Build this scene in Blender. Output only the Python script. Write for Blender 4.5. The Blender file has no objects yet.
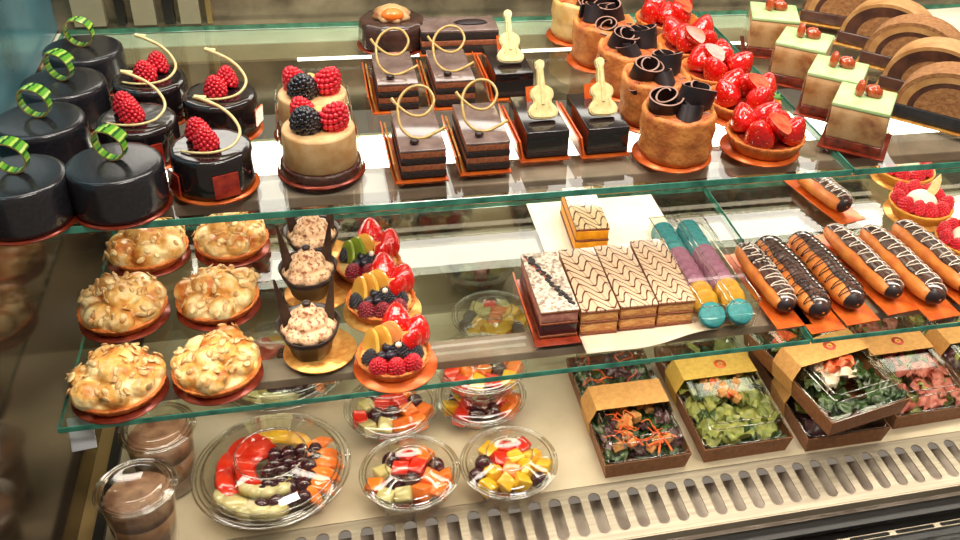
import bpy, bmesh, math, random
from mathutils import Vector, Matrix, Euler, noise
PI = math.pi
S = bpy.context.scene
COL = S.collection
RND = random.Random(7)

# ------------------------------------------------------------------ camera
CW = Matrix(((0.96963, 0.07887, -0.23150), (-0.23710, 0.53605, -0.81021), (0.06020, 0.84049, 0.53848)))
CAMZ = 0.78
FPX, PCX, PCY = 949.53, 567.83, 223.10
cd = bpy.data.cameras.new('camera'); cam = bpy.data.objects.new('camera', cd); COL.objects.link(cam)
xa = CW.col[0].normalized(); za = CW.col[2].copy(); za = (za - xa * za.dot(xa)).normalized(); ya = za.cross(xa)
CW = Matrix((xa, ya, za)).transposed()
cam.matrix_world = Matrix.Translation((0, 0, CAMZ)) @ CW.to_4x4()
cd.sensor_width = 36; cd.lens = FPX / 960 * 36
cd.shift_x = -(PCX - 480) / 960; cd.shift_y = (PCY - 270) / 960
cd.clip_start = 0.01
S.camera = cam

def at(px, py, z):
    """where the line of sight through a pixel meets the height z"""
    r = CW @ Vector(((px - PCX) / FPX, -(py - PCY) / FPX, -1))
    t = (z - CAMZ) / r.z
    return Vector((r.x * t, r.y * t, z))

Z1, Z2 = 0.39, 0.18            # top faces of the two glass shelves; the deck is z = 0
Y1F, Y2F = 0.634, 0.655        # their front edges
XL = -0.270                    # side wall

# ------------------------------------------------------------------ materials
def lin(c):
    if isinstance(c, str):
        c = [int(c[i:i + 2], 16) / 255 for i in (0, 2, 4)]
        c = [x / 12.92 if x <= .04045 else ((x + .055) / 1.055) ** 2.4 for x in c]
    return (c[0], c[1], c[2], 1)

MATS = {}
def new_mat(name):
    m = bpy.data.materials.new(name); m.use_nodes = True
    nt = m.node_tree; nt.nodes.clear()
    out = nt.nodes.new('ShaderNodeOutputMaterial')
    MATS[name] = m
    return m, nt, out

def mnode(nt, op, a, b=None, c=None):
    n = nt.nodes.new('ShaderNodeMath'); n.operation = op
    for i, v in enumerate((a, b, c)):
        if v is None: continue
        if isinstance(v, (int, float)): n.inputs[i].default_value = v
        else: nt.links.new(v, n.inputs[i])
    return n.outputs[0]

def texco(nt, scale=1.0, kind='Object', sc=(1, 1, 1)):
    tc = nt.nodes.new('ShaderNodeTexCoord'); mp = nt.nodes.new('ShaderNodeMapping')
    mp.inputs['Scale'].default_value = (scale * sc[0], scale * sc[1], scale * sc[2])
    nt.links.new(tc.outputs[kind], mp.inputs['Vector'])
    return mp.outputs['Vector']

def mat(name, c1, c2=None, scale=120, rough=.5, bump=0, bscale=None, metal=0, spec=.5, coat=0, sss=0,
        thr=(.35, .65), vor=False, c3=None, sc=(1, 1, 1), sheen=0, trans=0, detail=4):
    if name in MATS: return MATS[name]
    m, nt, out = new_mat(name)
    p = nt.nodes.new('ShaderNodeBsdfPrincipled')
    nt.links.new(p.outputs[0], out.inputs[0])
    p.inputs['Roughness'].default_value = rough
    p.inputs['Metallic'].default_value = metal
    p.inputs['Specular IOR Level'].default_value = spec
    p.inputs['Coat Weight'].default_value = coat
    p.inputs['Coat Roughness'].default_value = .08
    if trans: p.inputs['Transmission Weight'].default_value = trans
    if sss:
        p.inputs['Subsurface Weight'].default_value = sss
        p.inputs['Subsurface Radius'].default_value = (.006, .003, .0015)
        p.inputs['Subsurface Scale'].default_value = 1
    p.inputs['Base Color'].default_value = lin(c1)
    if c2:
        v = texco(nt, scale, sc=sc)
        n = nt.nodes.new('ShaderNodeTexVoronoi' if vor else 'ShaderNodeTexNoise')
        n.inputs['Scale'].default_value = 1
        if not vor: n.inputs['Detail'].default_value = detail
        nt.links.new(v, n.inputs['Vector'])
        r = nt.nodes.new('ShaderNodeValToRGB')
        r.color_ramp.elements[0].position = thr[0]; r.color_ramp.elements[0].color = lin(c1)
        r.color_ramp.elements[1].position = thr[1]; r.color_ramp.elements[1].color = lin(c2)
        if c3:
            e = r.color_ramp.elements.new(min(.98, thr[1] + .13)); e.color = lin(c3)
        nt.links.new(n.outputs[0], r.inputs[0]); nt.links.new(r.outputs[0], p.inputs['Base Color'])
    if bump:
        v = texco(nt, bscale or scale)
        n = nt.nodes.new('ShaderNodeTexVoronoi' if vor else 'ShaderNodeTexNoise'); n.inputs['Scale'].default_value = 1
        nt.links.new(v, n.inputs['Vector'])
        b = nt.nodes.new('ShaderNodeBump'); b.inputs['Strength'].default_value = bump; b.inputs['Distance'].default_value = .002
        nt.links.new(n.outputs[0], b.inputs['Height']); nt.links.new(b.outputs[0], p.inputs['Normal'])
    return m

def clear_mat(name, tint='F8F8F4', gloss='FFFFFF', ior=1.45, rough=.03, base=0.0, gain=1.0):
    """thin clear sheet: transparent with a fresnel reflection"""
    m, nt, out = new_mat(name)
    t = nt.nodes.new('ShaderNodeBsdfTransparent'); t.inputs[0].default_value = lin(tint)
    g = nt.nodes.new('ShaderNodeBsdfGlossy'); g.inputs['Color'].default_value = lin(gloss); g.inputs['Roughness'].default_value = rough
    f = nt.nodes.new('ShaderNodeLayerWeight'); f.inputs[0].default_value = .5
    f0 = ((ior - 1) / (ior + 1)) ** 2 * gain + base
    fac = mnode(nt, 'MULTIPLY_ADD', mnode(nt, 'POWER', f.outputs['Facing'], 4.5), 1 - f0, f0)
    mx = nt.nodes.new('ShaderNodeMixShader')
    nt.links.new(fac, mx.inputs[0]); nt.links.new(t.outputs[0], mx.inputs[1]); nt.links.new(g.outputs[0], mx.inputs[2])
    nt.links.new(mx.outputs[0], out.inputs[0])
    return m

def emit_mat(name, c, s):
    m, nt, out = new_mat(name)
    e = nt.nodes.new('ShaderNodeEmission'); e.inputs[0].default_value = lin(c); e.inputs[1].default_value = s
    nt.links.new(e.outputs[0], out.inputs[0]); return m

M = {}
M['glass'] = clear_mat('shelf_glass', 'F2F7F2', ior=1.5, rough=.015, gain=1.15)
M['glass_edge'] = mat('shelf_glass_edge', '4FA58C', '1C6454', scale=60, rough=.12, spec=.8, thr=(.3, .7))
M['clear'] = clear_mat('clear_plastic', 'F6F5F0', ior=1.45, rough=.04, gain=1.3, base=.01)
M['clear_rim'] = clear_mat('clear_plastic_rim', 'E4E0D6', ior=1.5, rough=.08, gain=1.6, base=.10)
M['steel'] = mat('brushed_steel', '9A8E7A', 'B0A48E', scale=8, rough=.34, metal=.45, sc=(1, 30, 1), bump=.05, bscale=60)
M['deck'] = mat('deck_enamel', 'D2C4A8', 'B8A88A', scale=9, rough=.22, spec=.5, detail=6)
M['taupe'] = mat('taupe_housing', 'B8988C', '9C8074', scale=40, rough=.5)
M['taupe2'] = mat('tan_rail', 'B39A7C', '9C866A', scale=30, rough=.45)
M['white'] = mat('cream_enamel', 'F2F0DA', 'DEDCC2', scale=25, rough=.4)
M['frame'] = mat('door_frame_cream', 'A39A80', '8E866E', scale=20, rough=.4)
M['dark'] = mat('dark_metal', '1E1C1A', rough=.35, spec=.5)
M['brass'] = mat('brass_strip', 'A98F5E', rough=.35, metal=.6)
M['mirror'] = mat('mirror_panel', 'A8A294', rough=.06, metal=.95)
M['side'] = None
M['lamp'] = emit_mat('lamp_tube', 'FFF6E4', 9)
M['lamp_soft'] = emit_mat('led_strip', 'FFF8EC', 5)
M['glaze'] = mat('dark_glaze', '1B1A1E', '26252B', scale=400, rough=.22, spec=.6, bump=.08, bscale=900, coat=.25)
M['glaze2'] = mat('dark_choc_glaze', '150F10', '221A1C', scale=200, rough=.16, spec=.6, coat=.5)
M['choc'] = mat('dark_chocolate', '1E1210', '35201A', scale=200, rough=.35, spec=.5)
M['curl'] = mat('chocolate_roll', '150E12', '2A1C1E', scale=90, rough=.45, spec=.4)
M['curl_edge'] = mat('chocolate_roll_edge', '9B7466', rough=.4)
M['milk'] = mat('milk_glaze', '6A5650', '85706A', scale=60, rough=.12, coat=.7)
M['mousse_choc'] = mat('chocolate_mousse', 'AC6440', '86482E', scale=300, rough=.6, bump=.2)
M['sponge_dark'] = mat('dark_sponge', '17100E', '30201A', scale=500, rough=.85, bump=.5)
M['gold'] = mat('gold_board', 'E8742A', 'C8501C', scale=70, rough=.28, metal=.35, spec=.6)
M['gold_light'] = mat('pale_gold_paper', 'E9B662', 'D4893A', scale=160, rough=.3, metal=.5, bump=.3)
M['redboard'] = mat('red_board', '9C3A20', '6E2416', scale=80, rough=.22, metal=.3)
M['green'] = None
M['yellow_choc'] = mat('ivory_chocolate', 'E8D69E', 'D8BF80', scale=200, rough=.3, coat=.2, sss=.1)
M['curl_gold'] = mat('golden_chocolate', 'C9A75C', 'A98843', scale=200, rough=.3, coat=.3)
M['plaque'] = mat('red_chocolate_square', '8E1F18', 'B93A24', scale=150, rough=.2, coat=.5, sc=(1, 6, 1))
M['plaque_o'] = mat('orange_square', 'E8521C', 'F07830', scale=150, rough=.25, coat=.4)
M['rasp'] = mat('raspberry_red', 'DC2030', 'C01426', scale=300, rough=.32, sss=.15, coat=.2)
M['rasp_dark'] = mat('raspberry_deep', '8E1428', '6E0E22', scale=300, rough=.32, coat=.3)
M['black'] = mat('blackberry_black', '101018', '1C1C28', scale=300, rough=.2, coat=.5)
M['blue'] = mat('blueberry_skin', '16141E', '2A2636', scale=200, rough=.35, coat=.2)
M['straw'] = mat('strawberry_glazed', 'F0A050', 'C80E0C', scale=330, rough=.16, coat=.8, vor=True, thr=(.10, .20), bump=.3)
M['straw_cut'] = mat('strawberry_cut', 'E0341E', 'F07850', scale=90, rough=.15, coat=.7)
M['leaf'] = mat('berry_leaf', '3E7A2A', '6FA040', scale=120, rough=.5)
M['cream'] = mat('vanilla_mousse', 'E6BE8C', 'D4A26A', scale=90, rough=.45, bump=.1, bscale=500, sss=.1)
M['crumb'] = mat('dark_crumb_base', '3B160F', '551F14', scale=300, rough=.4, bump=.6, coat=.4)
M['pastry'] = mat('golden_pastry', 'D98B44', 'B0602A', scale=70, rough=.55, bump=.5, bscale=260, c3='8A4420')
M['pastry_top'] = mat('baked_crust', '9A4420', 'C97438', scale=130, rough=.5, bump=1, bscale=200, c3='E0A060')
M['shell'] = mat('tart_shell', 'E0853A', 'C4622A', scale=110, rough=.55, bump=.5, bscale=400)
M['shell_y'] = mat('pale_tart_shell', 'E8A63C', 'D98E34', scale=90, rough=.55, bump=.4, bscale=400)
M['meringue'] = mat('toasted_cream_top', 'B8641E', 'E2AE5C', scale=46, rough=.35, bump=.7, bscale=160, coat=.3, sss=.1, c3='F2DCA4', thr=(.34, .50))
M['almond'] = mat('almond_flake', 'F0D8A0', 'C08038', scale=150, rough=.45)
M['whip'] = mat('cocoa_dusted_cream', 'E6BE96', '8E4A2A', scale=300, rough=.5, thr=(.50, .64), bump=.3, sss=.15)
M['mango'] = mat('mango_flesh', 'E9BC5A', 'D99A3A', scale=60, rough=.15, coat=.6, sss=.2)
M['mango_o'] = mat('peach_flesh', 'F0B070', 'E58A48', scale=60, rough=.15, coat=.6, sss=.2)
M['mango_skin'] = mat('fruit_skin_green', '8E9A30', '6F8428', scale=60, rough=.3)
M['custard'] = mat('custard', 'D9A858', 'E6C080', scale=80, rough=.4)
M['mint'] = mat('mint_glaze', 'A8CC84', 'BCD89E', scale=120, rough=.35, bump=.05)
M['mousse'] = mat('beige_mousse', 'D8B080', 'C0905C', scale=45, rough=.4, coat=.3, c3='8A4630', thr=(.42, .56))
M['jam'] = mat('red_jam_layer', '5A1A14', '9A3A24', scale=120, rough=.25, coat=.5)
M['nut'] = mat('caramel_nut', 'C4562A', '9A3A1C', scale=160, rough=.2, coat=.7, sc=(4, 1, 1))
M['logcream'] = mat('log_cream', 'C99A62', 'A87844', scale=60, rough=.5, c3='70452A')
M['logbrown'] = mat('log_brown', '5E3A2A', '3E2620', scale=70, rough=.4, coat=.3)
M['logsponge'] = mat('log_sponge', 'A87848', '8A5A34', scale=260, rough=.8, bump=.5)
M['slate'] = mat('log_dark_base', '1B1D20', '2C2C2E', scale=200, rough=.5)
M['puff'] = mat('puff_side', 'DDA866', 'B8743A', scale=180, rough=.6, bump=.6, sc=(1, 1, 3))
M['puff_y'] = mat('custard_side', 'F0A41C', 'DC8C14', scale=120, rough=.5, bump=.3)
M['puffcrust'] = mat('puff_crust', '8A4A24', '6E3418', scale=300, rough=.6, bump=.8)
M['sugar'] = mat('sugar_dust', 'D8CBB8', '8A7466', scale=230, rough=.8, thr=(.42, .62), bump=1, bscale=260)
M['pinkcream'] = mat('pink_cream', 'B98070', '9A6054', scale=140, rough=.5)
M['berryjam'] = mat('dark_berry_jam', '2E1418', '471C22', scale=160, rough=.3, coat=.4)
M['teal'] = mat('teal_macaron', '1F7F88', '2E98A0', scale=200, rough=.5, bump=.1)
M['plum'] = mat('plum_macaron', '8E5470', 'A4688A', scale=200, rough=.5, bump=.1)
M['amber'] = mat('yellow_macaron', 'D9A52C', 'C88E20', scale=200, rough=.5, bump=.1)
M['teal_f'] = mat('teal_filling', '16383E', rough=.6)
M['plum_f'] = mat('plum_filling', '3E2030', rough=.6)
M['amber_f'] = mat('brown_filling', '5A3A20', rough=.6)
M['bun'] = mat('eclair_bun', 'E08A38', 'C4662A', scale=60, rough=.45, bump=.25, bscale=200, coat=.15)
M['icing'] = mat('brown_icing', '33201C', '523830', scale=70, rough=.14, coat=.8)
M['drizzle_w'] = mat('white_drizzle', 'E8D9C8', rough=.35)
M['drizzle_b'] = mat('dark_drizzle', '1A0E0C', rough=.25)
M['paper'] = mat('parchment', 'C8B49C', 'D6C4AC', scale=30, rough=.5)
M['whiteboard'] = mat('white_board', 'EFE9D4', 'E2DBC0', scale=20, rough=.35)
M['kraft'] = mat('kraft_band', 'C99652', 'B98546', scale=220, rough=.6)
M['kraft_y'] = mat('kraft_band_pale', 'D3B04E', 'C49E42', scale=220, rough=.6)
M['carton'] = mat('brown_carton', '8E5A34', '754728', scale=200, rough=.55)
M['seal'] = mat('orange_seal', 'D9622A', rough=.5)
M['seal_r'] = mat('red_seal', 'B23A26', rough=.5)
M['lettuce'] = mat('lettuce', 'A8A858', '687A34', scale=90, rough=.4, c3='D0CC94', coat=.1)
M['spinach'] = mat('dark_leaves', '23361C', '3C5A2A', scale=90, rough=.3, coat=.3)
M['radicchio'] = mat('purple_leaves', '3A2024', '56303A', scale=90, rough=.3, coat=.3)
M['carrot'] = mat('carrot', 'E8541C', 'F07030', scale=90, rough=.35)
M['crouton'] = mat('crouton', 'D9A060', 'B97A3A', scale=160, rough=.8, bump=.5)
M['ham'] = mat('cured_ham', 'C47868', 'A04434', scale=60, rough=.35)
M['rice'] = mat('white_fish', 'EADCCB', 'D9BFA4', scale=80, rough=.5)
M['salmon'] = mat('salmon', 'E0542C', 'F08A58', scale=70, rough=.3)
M['f_orange'] = mat('cantaloupe', 'F0701C', 'F58A34', scale=70, rough=.15, coat=.6, sss=.2)
M['f_red'] = mat('watermelon', 'C81C12', 'E03A20', scale=70, rough=.15, coat=.6, sss=.2)
M['f_yellow'] = mat('pineapple', 'EBBE2C', 'D9A020', scale=90, rough=.15, coat=.6, sss=.2)
M['f_green'] = mat('honeydew', 'BDB06A', 'D8CC98', scale=60, rough=.15, coat=.6, sss=.2)
M['grape'] = mat('dark_grape', '2A0E18', '4A1A28', scale=80, rough=.12, coat=.7)
M['brownmousse'] = mat('brown_mousse', 'A07C60', '6E4C38', scale=60, rough=.5)
M['beigecup'] = mat('layered_cream', 'A07A58', '80583C', scale=50, rough=.4)
M['label'] = mat('shelf_bracket_white', 'D8DCE4', rough=.35, metal=.3)
M['floorgrey'] = mat('under_grille', '8E7E70', 'B4A595', scale=30, rough=.5, metal=.2)

def side_mat():
    m, nt, out = new_mat('side_glass_panel')
    d = nt.nodes.new('ShaderNodeBsdfPrincipled'); d.inputs['Base Color'].default_value = lin('6B5C4A')
    d.inputs['Roughness'].default_value = .10; d.inputs['Metallic'].default_value = .8
    nt.links.new(d.outputs[0], out.inputs[0]); return m
M['side'] = side_mat()

def stripe_mat():
    m, nt, out = new_mat('green_striped_chocolate')
    p = nt.nodes.new('ShaderNodeBsdfPrincipled'); p.inputs['Roughness'].default_value = .2; p.inputs['Coat Weight'].default_value = .5
    uv = nt.nodes.new('ShaderNodeTexCoord'); sx = nt.nodes.new('ShaderNodeSeparateXYZ'); nt.links.new(uv.outputs['Object'], sx.inputs[0])
    ang = mnode(nt, 'ARCTAN2', sx.outputs[2], sx.outputs[0])
    w = mnode(nt, 'FRACT', mnode(nt, 'MULTIPLY', ang, 11 / (2 * PI)))
    r = nt.nodes.new('ShaderNodeValToRGB'); r.color_ramp.interpolation = 'CONSTANT'
    r.color_ramp.elements[0].color = lin('5FA02C'); r.color_ramp.elements[1].position = .45; r.color_ramp.elements[1].color = lin('1E5A20')
    e = r.color_ramp.elements.new(.72); e.color = lin('A8C850')
    nt.links.new(w, r.inputs[0]); nt.links.new(r.outputs[0], p.inputs['Base Color']); nt.links.new(p.outputs[0], out.inputs[0]); return m
M['green'] = stripe_mat()

def feather_mat(name, base='C8AA8C', line='5A3020', fx=.0270, fy=.0130, slant=.5, amp=1.7, ph=0.0):
    m, nt, out = new_mat(name)
    p = nt.nodes.new('ShaderNodeBsdfPrincipled'); p.inputs['Roughness'].default_value = .22; p.inputs['Coat Weight'].default_value = .4
    tc = nt.nodes.new('ShaderNodeTexCoord'); sx = nt.nodes.new('ShaderNodeSeparateXYZ'); nt.links.new(tc.outputs['Object'], sx.inputs[0])
    nz = nt.nodes.new('ShaderNodeTexNoise'); nz.inputs['Scale'].default_value = 60; nt.links.new(tc.outputs['Object'], nz.inputs['Vector'])
    x0 = mnode(nt, 'ADD', sx.outputs[0], mnode(nt, 'MULTIPLY', sx.outputs[1], slant * .5))
    x = mnode(nt, 'MULTIPLY', mnode(nt, 'ADD', x0, ph), 1 / fx)
    t = mnode(nt, 'MULTIPLY', mnode(nt, 'ABSOLUTE', mnode(nt, 'SUBTRACT', mnode(nt, 'FRACT', x), .5)), 2)
    t = mnode(nt, 'SMOOTH_MIN', t, .82, .2)
    t = mnode(nt, 'POWER', t, 1.4)
    y = mnode(nt, 'ADD', mnode(nt, 'MULTIPLY', sx.outputs[1], 1 / fy), mnode(nt, 'MULTIPLY', t, amp))
    y = mnode(nt, 'ADD', y, mnode(nt, 'MULTIPLY', nz.outputs[0], .5))
    fr = mnode(nt, 'ABSOLUTE', mnode(nt, 'SUBTRACT', mnode(nt, 'FRACT', y), .5))
    ln = mnode(nt, 'LESS_THAN', fr, .105)
    fx_ = mnode(nt, 'ABSOLUTE', mnode(nt, 'SUBTRACT', mnode(nt, 'FRACT', mnode(nt, 'MULTIPLY', x, 2)), .5))
    ln2 = mnode(nt, 'MULTIPLY', mnode(nt, 'GREATER_THAN', fx_, .455), .55)
    fac = mnode(nt, 'MAXIMUM', ln, ln2)
    mx = nt.nodes.new('ShaderNodeMix'); mx.data_type = 'RGBA'
    nt.links.new(fac, mx.inputs[0]); mx.inputs[6].default_value = lin(base); mx.inputs[7].default_value = lin(line)
    nt.links.new(mx.outputs[2], p.inputs['Base Color']); nt.links.new(p.outputs[0], out.inputs[0]); return m
M['feather'] = feather_mat('feathered_icing')
M['feather2'] = feather_mat('feathered_icing_fine', fx=.0230, fy=.0115, ph=.004)
M['feather3'] = feather_mat('feathered_icing_close', fx=.0210, fy=.0105, ph=.007, slant=.4)
M['feather_y'] = feather_mat('feathered_icing_warm', base='D8BE92', fx=.0250, fy=.0130, ph=.002)

# ------------------------------------------------------------------ mesh helpers
def finish(bm, smooth=True):
    me = bpy.data.meshes.new('m'); bm.to_mesh(me); bm.free()
    if smooth:
        for p in me.polygons: p.use_smooth = True
    return me

def lathe(prof, seg=40, bm=None, mod=None, mi=None):
    """prof: list of (r, z); mod(angle, r, z) -> (r, z)"""
    bm = bm or bmesh.new(); rows = []
    for r, z in prof:
        if r < 1e-6: rows.append([bm.verts.new((0, 0, z))]); continue
        row = []
        for i in range(seg):
            a = 2 * PI * i / seg
            rr, zz = mod(a, r, z) if mod else (r, z)
            row.append(bm.verts.new((rr * math.cos(a), rr * math.sin(a), zz)))
        rows.append(row)
    for k in range(len(rows) - 1):
        A, B = rows[k], rows[k + 1]
        for i in range(seg):
            j = (i + 1) % seg
            if len(A) == 1 and len(B) == 1: continue
            if len(A) == 1: f = bm.faces.new((A[0], B[j], B[i]))
            elif len(B) == 1: f = bm.faces.new((A[i], A[j], B[0]))
            else: f = bm.faces.new((A[i], A[j], B[j], B[i]))
            if mi is not None: f.material_index = mi(k) if callable(mi) else mi
    bmesh.ops.recalc_face_normals(bm, faces=bm.faces)
    return bm

def boxm(sx, sy, sz, bev=.001, loc=(0, 0, 0), rot=None, bm=None, seg=2, center_z=False):
    b = bmesh.new(); bmesh.ops.create_cube(b, size=1)
    for v in b.verts: v.co = Vector((v.co.x * sx, v.co.y * sy, (v.co.z + (0 if center_z else .5)) * sz))
    if bev: bmesh.ops.bevel(b, geom=list(b.edges), offset=bev, segments=seg, profile=.6, affect='EDGES')
    if rot: b.transform(Euler(rot).to_matrix().to_4x4())
    b.transform(Matrix.Translation(loc))
    return merge(bm, b) if bm else b

def merge(bm, b, mat_index=None):
    me = bpy.data.meshes.new('t')
    if mat_index is not None:
        for f in b.faces: f.material_index = mat_index
    b.to_mesh(me); b.free(); bm.from_mesh(me); bpy.data.meshes.remove(me); return bm

def smooth_pts(pts, n=8):
    P = [Vector(p) for p in pts]; out = []
    for i in range(len(P) - 1):
        p0, p1, p2, p3 = P[max(i - 1, 0)], P[i], P[i + 1], P[min(i + 2, len(P) - 1)]
        for k in range(n):
            t = k / n
            out.append(.5 * ((2 * p1) + (p2 - p0) * t + (2 * p0 - 5 * p1 + 4 * p2 - p3) * t * t + (3 * p1 - p0 - 3 * p2 + p3) * t ** 3))
    out.append(P[-1]); return out

def tube(pts, rad, seg=8, bm=None, flat=1.0, sm=6, taper=None):
    bm = bm or bmesh.new(); P = smooth_pts(pts, sm) if sm else [Vector(p) for p in pts]
    n = len(P); rows = []; up = Vector((0, 0, 1))
    t0 = (P[1] - P[0]).normalized(); nrm = up.cross(t0)
    if nrm.length < .01: nrm = Vector((1, 0, 0))
    nrm.normalize()
    for i, p in enumerate(P):
        t = (P[min(i + 1, n - 1)] - P[max(i - 1, 0)]).normalized()
        nrm = (nrm - t * nrm.dot(t)).normalized(); b = t.cross(nrm)
        u = i / (n - 1); r = rad * (taper(u) if taper else 1)
        rows.append([bm.verts.new(p + nrm * math.cos(2 * PI * k / seg) * r + b * math.sin(2 * PI * k / seg) * r * flat) for k in range(seg)])
    for i in range(n - 1):
        for k in range(seg):
            j = (k + 1) % seg; bm.faces.new((rows[i][k], rows[i][j], rows[i + 1][j], rows[i + 1][k]))
    bm.faces.new(rows[0][::-1]); bm.faces.new(rows[-1])
    return bm

def blob(r, sub=2, sc=(1, 1, 1), loc=(0, 0, 0), amp=0, fr=60, bm=None, rot=None, seed=0):
    b = bmesh.new(); bmesh.ops.create_icosphere(b, subdivisions=sub, radius=1)
    for v in b.verts:
        k = 1 + amp * noise.noise(v.co * fr * r + Vector((seed * 3.1, 1, 2)))
        v.co = Vector((v.co.x * r * sc[0] * k, v.co.y * r * sc[1] * k, v.co.z * r * sc[2] * k))
    if rot: b.transform(Euler(rot).to_matrix().to_4x4())
    b.transform(Matrix.Translation(loc))
    return merge(bm, b) if bm else b

def outline(pts, th, bev=0, bm=None):
    """flat polygon in XY given as points, thickness th upward"""
    b = bmesh.new(); vs = [b.verts.new((p[0], p[1], 0)) for p in pts]; f = b.faces.new(vs)
    r = bmesh.ops.extrude_face_region(b, geom=[f]); 
    for v in [g for g in r['geom'] if isinstance(g, bmesh.types.BMVert)]: v.co.z += th
    bmesh.ops.recalc_face_normals(b, faces=b.faces)
    if bev: bmesh.ops.bevel(b, geom=[e for e in b.edges if abs(e.verts[0].co.z - e.verts[1].co.z) < 1e-7 and e.verts[0].co.z > th * .5], offset=bev, segments=2, affect='EDGES')
    return merge(bm, b) if bm else b

def remesh(bm, vox, sm=3):
    me = finish(bm); o = bpy.data.objects.new('tmp', me); COL.objects.link(o)
    r = o.modifiers.new('r', 'REMESH'); r.mode = 'VOXEL'; r.voxel_size = vox
    s = o.modifiers.new('s', 'SMOOTH'); s.iterations = sm
    dg = bpy.context.evaluated_depsgraph_get()
    out = bpy.data.meshes.new_from_object(o.evaluated_get(dg)); bpy.data.objects.remove(o)
    for p in out.polygons: p.use_smooth = True
    return out

# ------------------------------------------------------------------ scene objects
CACHE = {}
def cached(key, fn):
    if key not in CACHE: CACHE[key] = fn()
    return CACHE[key]

def mk(name, me, mats, parent=None, loc=(0, 0, 0), rot=(0, 0, 0), scale=1, label=None, smooth=True, kind=None):
    if isinstance(me, bmesh.types.BMesh): me = finish(me, smooth)
    if not isinstance(mats, (list, tuple)): mats = [mats]
    mats = [M[m] if isinstance(m, str) else m for m in mats]
    cur = list(me.materials)
    if not cur:
        for m in mats: me.materials.append(m)
    o = bpy.data.objects.new(name, me); COL.objects.link(o)
    if cur and any(a != b for a, b in zip(cur, mats)):
        for i, m in enumerate(mats):
            o.material_slots[i].link = 'OBJECT'; o.material_slots[i].material = m
    o.location = loc; o.rotation_euler = rot
    o.scale = (scale,) * 3 if isinstance(scale, (int, float)) else scale
    if parent: o.parent = parent
    if label: o['label'] = label
    if kind: o['kind'] = kind
    return o

def thing(name, label, cat, loc, rz=0, group=None, scale=1, rot=None):
    o = bpy.data.objects.new(name, None); COL.objects.link(o); o.empty_display_size = .01
    o.location = loc; o.rotation_euler = rot or (0, 0, rz); o.scale = (scale,) * 3
    o['label'] = label; o['category'] = cat
    if group: o['group'] = group
    return o

def tag(o, label, cat, group=None, kind=None):
    o['label'] = label; o['category'] = cat
    if group: o['group'] = group
    if kind: o['kind'] = kind
    return o

def struct(name, bm, m, loc=(0, 0, 0), rot=(0, 0, 0), smooth=False, parent=None):
    o = mk(name, bm, m, parent, loc, rot, smooth=smooth)
    if not parent: o['kind'] = 'structure'
    return o

def onz(px, py, z, base):
    p = at(px, py, z); p.z = base; return p
# ================================================================== the setting
def slab(x0, x1, y0, y1, z0, z1, m, name, bev=0, smooth=False):
    return struct(name, boxm(x1 - x0, y1 - y0, z1 - z0, bev, ((x0 + x1) / 2, (y0 + y1) / 2, z0)), m, smooth=smooth)

XR = 1.02
slab(XL - .10, XR, .6655, 1.04, -.012, 0, 'deck', 'floor')
wb = slab(XL, XR, .985, 1.045, -.01, .232, 'mirror', 'wall_back')
M['dmirror'] = mat('smoky_mirror', '9A8C74', '5E5446', scale=22, rough=.2, metal=.35, detail=10)
slab(XL, XR, 1.035, 1.05, .275, .66, 'dmirror', 'wall_back_upper')
slab(XL - .02, XL, .50, 1.05, -.06, .384, 'side', 'wall_left')
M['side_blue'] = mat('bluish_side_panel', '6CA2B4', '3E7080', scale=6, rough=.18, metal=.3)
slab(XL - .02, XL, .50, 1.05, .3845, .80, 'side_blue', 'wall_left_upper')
# rails under the rear of the upper shelf
slab(XL, XR, .985, 1.03, .3800, .3825, 'white', 'trim_rear_rail')
slab(XL, XR, .945, .985, .3790, .3815, 'taupe2', 'trim_inner_rail')
slab(XL, -.262 + .006, .668, .985, .0002, .004, 'brass', 'trim_side_brass')
slab(-.262 + .006, -.262 + .016, .668, .985, .0002, .006, 'dark', 'trim_side_dark')
# frames of the rear sliding door, top left
for i, (x, w, m) in enumerate(((-.235, .03, 'frame'), (-.205, .008, 'dark'), (-.182, .022, 'frame'), (-.158, .010, 'dark'), (-.137, .020, 'frame'), (-.118, .005, 'brass'))):
    slab(x - w / 2, x + w / 2, 1.022, 1.0345, .392, .66, m, 'door_%d' % (i + 1))

# the lamps of the case, and an added unseen bar
def lamp_bar(label, x0, x1, y0, y1, z0, z1, group=None, em='lamp'):
    t = thing('light_bar', label, 'lamp', ((x0 + x1) / 2, y1, z0))
    L = x1 - x0
    mk('housing', boxm(L, .006, z1 - z0 + .006, .001, (0, -.003, -.003)), 'white', t, smooth=False)
    mk('diffuser', boxm(L - .01, y1 - y0 - .006, z1 - z0, .003, (0, -(y1 - y0 + .006) / 2, 0)), em, t, smooth=False)
    return t
lamp_bar('long glowing light bar along the mirror behind the lower glass shelf', XL + .03, XR, .962, .984, .236, .268)
lamp_bar('added unseen light bar above the dark cakes, for shine on slice tops', XL + .03, XR, 1.01, 1.034, .575, .625, em='lamp_soft')  # added out of view so that the glazed slice tops catch highlights
struct('trim_led', boxm(XR + .03, .003, .0025, 0, ((XR - .03) / 2, .943, .3795)), 'lamp_soft')

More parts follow.
